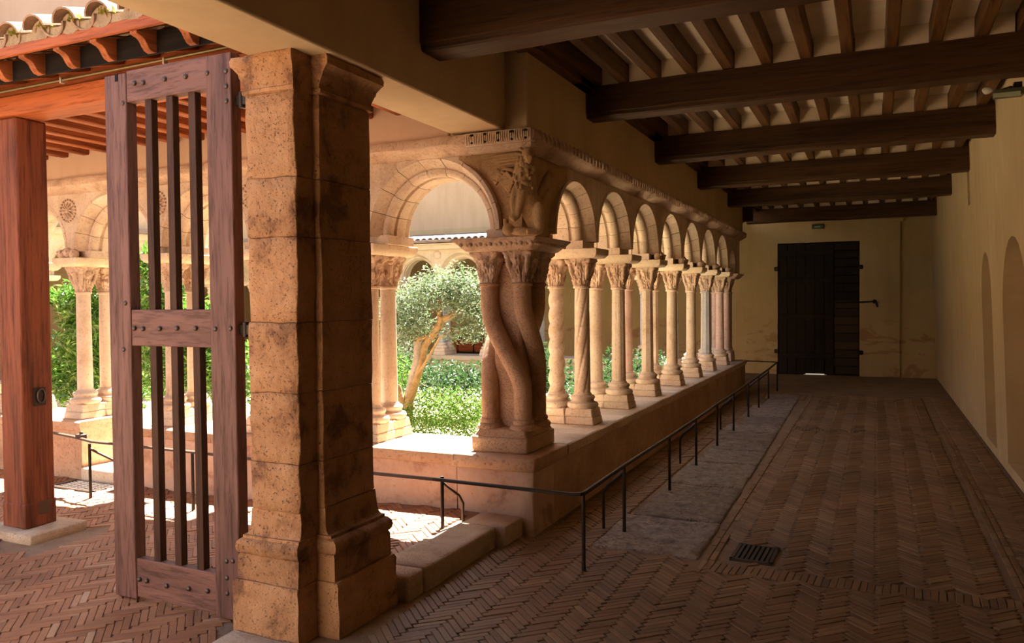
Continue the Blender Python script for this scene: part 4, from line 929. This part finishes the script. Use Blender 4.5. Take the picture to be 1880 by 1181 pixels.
def leaves(c_list, n, size, rg, droop=.2, wide=.32, up=.3):
    """folded leaf blades scattered in ellipsoid clumps"""
    V, Fc = [], []; tot = sum(w for _, _, w in c_list)
    for c, r, w in c_list:
        for _ in range(int(n*w/tot)):
            while True:
                q = Vector((rg.uniform(-1, 1), rg.uniform(-1, 1), rg.uniform(-1, 1)))
                if q.length < 1: break
            q = q*(.55+.45*q.length) if q.length > .01 else q
            p = Vector(c)+Vector((q.x*r[0], q.y*r[1], q.z*r[2]))
            d = Vector((rg.gauss(0, 1), rg.gauss(0, 1), rg.gauss(up, .7))).normalized(); s = d.cross(Vector((rg.gauss(0, .5), rg.gauss(0, .5), 1))).normalized()
            L = size*rg.uniform(.6, 1.25); w_ = L*wide; nrm = s.cross(d)
            i = len(V); V += [p, p+d*L*.45+s*w_*.5+nrm*L*.08, p+d*L-Vector((0, 0, L*droop)), p+d*L*.45-s*w_*.5+nrm*L*.08]
            Fc += [(i, i+1, i+2), (i, i+2, i+3)]
    mb = MB(); mb.v = [tuple(v) for v in V]; mb.f = Fc; return mb
rg = random.Random(33)
tree = thing('garden_tree', 'gnarled silvery-leaved little tree with a forked leaning trunk in the garden', 'tree', (-4.6, 7.2, .08))
T = lambda x, z, y=7.2: (x+4.6, y-7.2, z-.08)
obj('trunk', jit(MB().tube([T(-4.62, .0), T(-4.598, .25), T(-4.59, .41), T(-4.555, .60), T(-4.48, .78), T(-4.40, .99), T(-4.355, 1.19), T(-4.25, 1.32), T(-4.165, 1.42), T(-4.14, 1.50)], [.09, .066, .060, .050, .044, .040, .038, .040, .044, .050], 12), .008, 12), M['bark'], tree, smooth=60)
obj('limb', jit(MB().tube([T(-4.59, .42), T(-4.66, .60), T(-4.72, .74), T(-4.90, .92), T(-5.0, 1.25, 7.3), T(-5.0, 1.5, 7.35)], [.058, .050, .044, .036, .025, .012], 10), .008, 12), M['bark'], tree, smooth=60)
obj('dead_stump', jit(MB().tube([T(-4.60, .62, 7.24), T(-4.54, .88, 7.27), T(-4.50, 1.05, 7.27), T(-4.48, 1.22, 7.25), T(-4.43, 1.28, 7.25)], [.050, .046, .044, .046, .028], 10), .012, 14), M['greybark'], tree, smooth=60)
for pts, rr in (([T(-4.15, 1.46), T(-3.98, 1.53), T(-3.86, 1.60), T(-3.72, 1.62)], [.038, .028, .020, .010]), ([T(-4.16, 1.42), T(-4.17, 1.60), T(-4.18, 1.85)], [.04, .022, .01]), ([T(-4.48, 1.22, 7.24), T(-4.42, 1.26), T(-4.28, 1.30)], [.028, .024, .02]),
                ([T(-4.44, .86, 7.15), T(-4.30, 1.02, 7.12), T(-4.12, 1.28, 7.1), T(-3.95, 1.36, 7.05)], [.018, .015, .012, .006]), ([T(-4.7, 1.5), T(-4.8, 1.7), T(-4.95, 1.85)], [.025, .018, .008])):
    obj('branch', MB().tube(pts, rr, 8), M['bark'], tree, smooth=60)
cl = []
for (x, z, rx_, rz_, w) in [(-4.30, 1.75, .34, .20, 3), (-4.0, 1.75, .30, .24, 3), (-3.75, 1.55, .22, .18, 2), (-4.65, 1.52, .30, .22, 3), (-4.9, 1.45, .28, .26, 2.2), (-4.45, 1.38, .34, .18, 1.6), (-3.92, 1.90, .10, .18, .7), (-4.22, 1.92, .10, .14, .5), (-4.60, 1.72, .12, .10, .5), (-4.8, 1.20, .30, .16, 1.0), (-3.85, 1.32, .25, .12, .9), (-3.75, 1.82, .10, .16, .5)]:
    cl.append((T(x, z), (rx_, .40, rz_), w))
o = obj('foliage', leaves(cl, 9000, .052, rg, .15, .42), M['olive'], tree, fix=False); o['kind'] = 'stuff'
def bush(name, label, mat, x, y, blobs, n, size, stems=5, wide=.34, up=.5, cat='shrub', smat='bark'):
    t = thing(name, label, cat, (x, y, .08)); c = [((a-x, b-y, z-.08), r, w) for a, b, z, r, w in blobs]
    if stems:
        sm_ = MB()
        for k in range(stems):
            q = rg.choice(c)[0]; sm_.tube([(rg.uniform(-.1, .1), rg.uniform(-.1, .1), -.05), (q[0]*.4, q[1]*.4, q[2]*.5), q], [.018, .013, .006], 6)
        obj('stem', sm_, M[smat], t, smooth=60)
    o = obj('foliage', leaves(c, n, size, rg, .12, wide, up), M[mat], t, fix=False); o['kind'] = 'stuff'; return t
bush('laurel_bush', 'bright green long-leaved bush behind the columns beside the wooden post', 'laurel', -9.4, 7.0, [(-9.2, 7, 1.1, (.55, .5, .45), 4), (-9.4, 7, 1.65, (.35, .35, .40), 2.5), (-9.0, 7, 1.95, (.30, .3, .22), 1.2), (-9.7, 6.9, .65, (.45, .4, .35), 2), (-8.8, 7, .6, (.5, .4, .4), 2), (-9.85, 6.9, 1.75, (.18, .2, .12), .4)], 6200, .125, 9, .30)
bush('laurel_bush', 'tall bright green bush seen through the gate bars', 'laurel', -7.6, 7.0, [(-7.7, 7, 1.0, (.65, .5, .55), 4), (-7.95, 7, 1.7, (.32, .35, .5), 2.2), (-7.3, 7, 1.4, (.4, .4, .35), 1.5), (-6.95, 7, .85, (.5, .4, .45), 2.5), (-8.1, 6.9, 2.15, (.12, .2, .22), .3)], 6600, .125, 9, .30)
bush('shrub', 'dark green low shrub behind the little tree, below the far parapet', 'shrub', -4.9, 9.3, [(-5.3, 9.2, .55, (.55, .4, .35), 2), (-4.6, 9.4, .55, (.6, .4, .35), 2), (-5.9, 9.1, .7, (.5, .4, .45), 2)], 3600, .07, 5, .45)
bush('shrub', 'yellowish green shrub left of the little tree trunk', 'cover', -5.3, 8.0, [(-5.35, 8, .7, (.40, .35, .40), 2), (-5.6, 8.1, 1.1, (.3, .3, .3), 1.)], 2200, .07, 5, .3)
bush('shrub', 'green shrub behind the rope-twisted column of the right arcade', 'shrub', -3.30, 8.0, [(-3.30, 8, .75, (.35, .4, .38), 2), (-3.5, 8.1, 1.0, (.22, .3, .22), 1)], 1900, .07, 5, .4)
bush('shrub', 'small bright shrub at the foot of the right arcade columns', 'laurel', -3.15, 7.35, [(-3.15, 7.35, .55, (.22, .25, .18), 1)], 800, .06, 4, .4)
bush('shrub', 'dark shrub deeper in the garden behind the right arcade', 'shrub', -3.3, 10.8, [(-3.3, 10.8, .6, (.4, .5, .45), 1), (-3.2, 12, .5, (.35, .5, .4), 1)], 1800, .08, 4, .4)
bush('ground_cover', 'low sunlit yellow-green planting behind the left parapet', 'cover', -4.3, 7.0, [(-4.0, 6.9, .42, (.55, .55, .28), 3), (-4.6, 6.8, .35, (.5, .5, .26), 2), (-3.4, 7.0, .42, (.5, .6, .30), 2), (-4.3, 7.7, .45, (.9, .5, .25), 2.5), (-5.4, 7.0, .35, (.6, .5, .3), 1.6)], 11000, .055, 0, .22, .6, 'plants')
bush('ground_cover', 'low green planting at the back of the garden below the far parapet', 'shrub', -6, 11.5, [(-4.0, 11.5, .3, (1.2, 1.2, .3), 2), (-6.5, 11.5, .35, (1.5, 1.2, .3), 2), (-9, 11.5, .5, (1.6, 1.2, .5), 3)], 7000, .09, 0, .3, .6, 'plants')
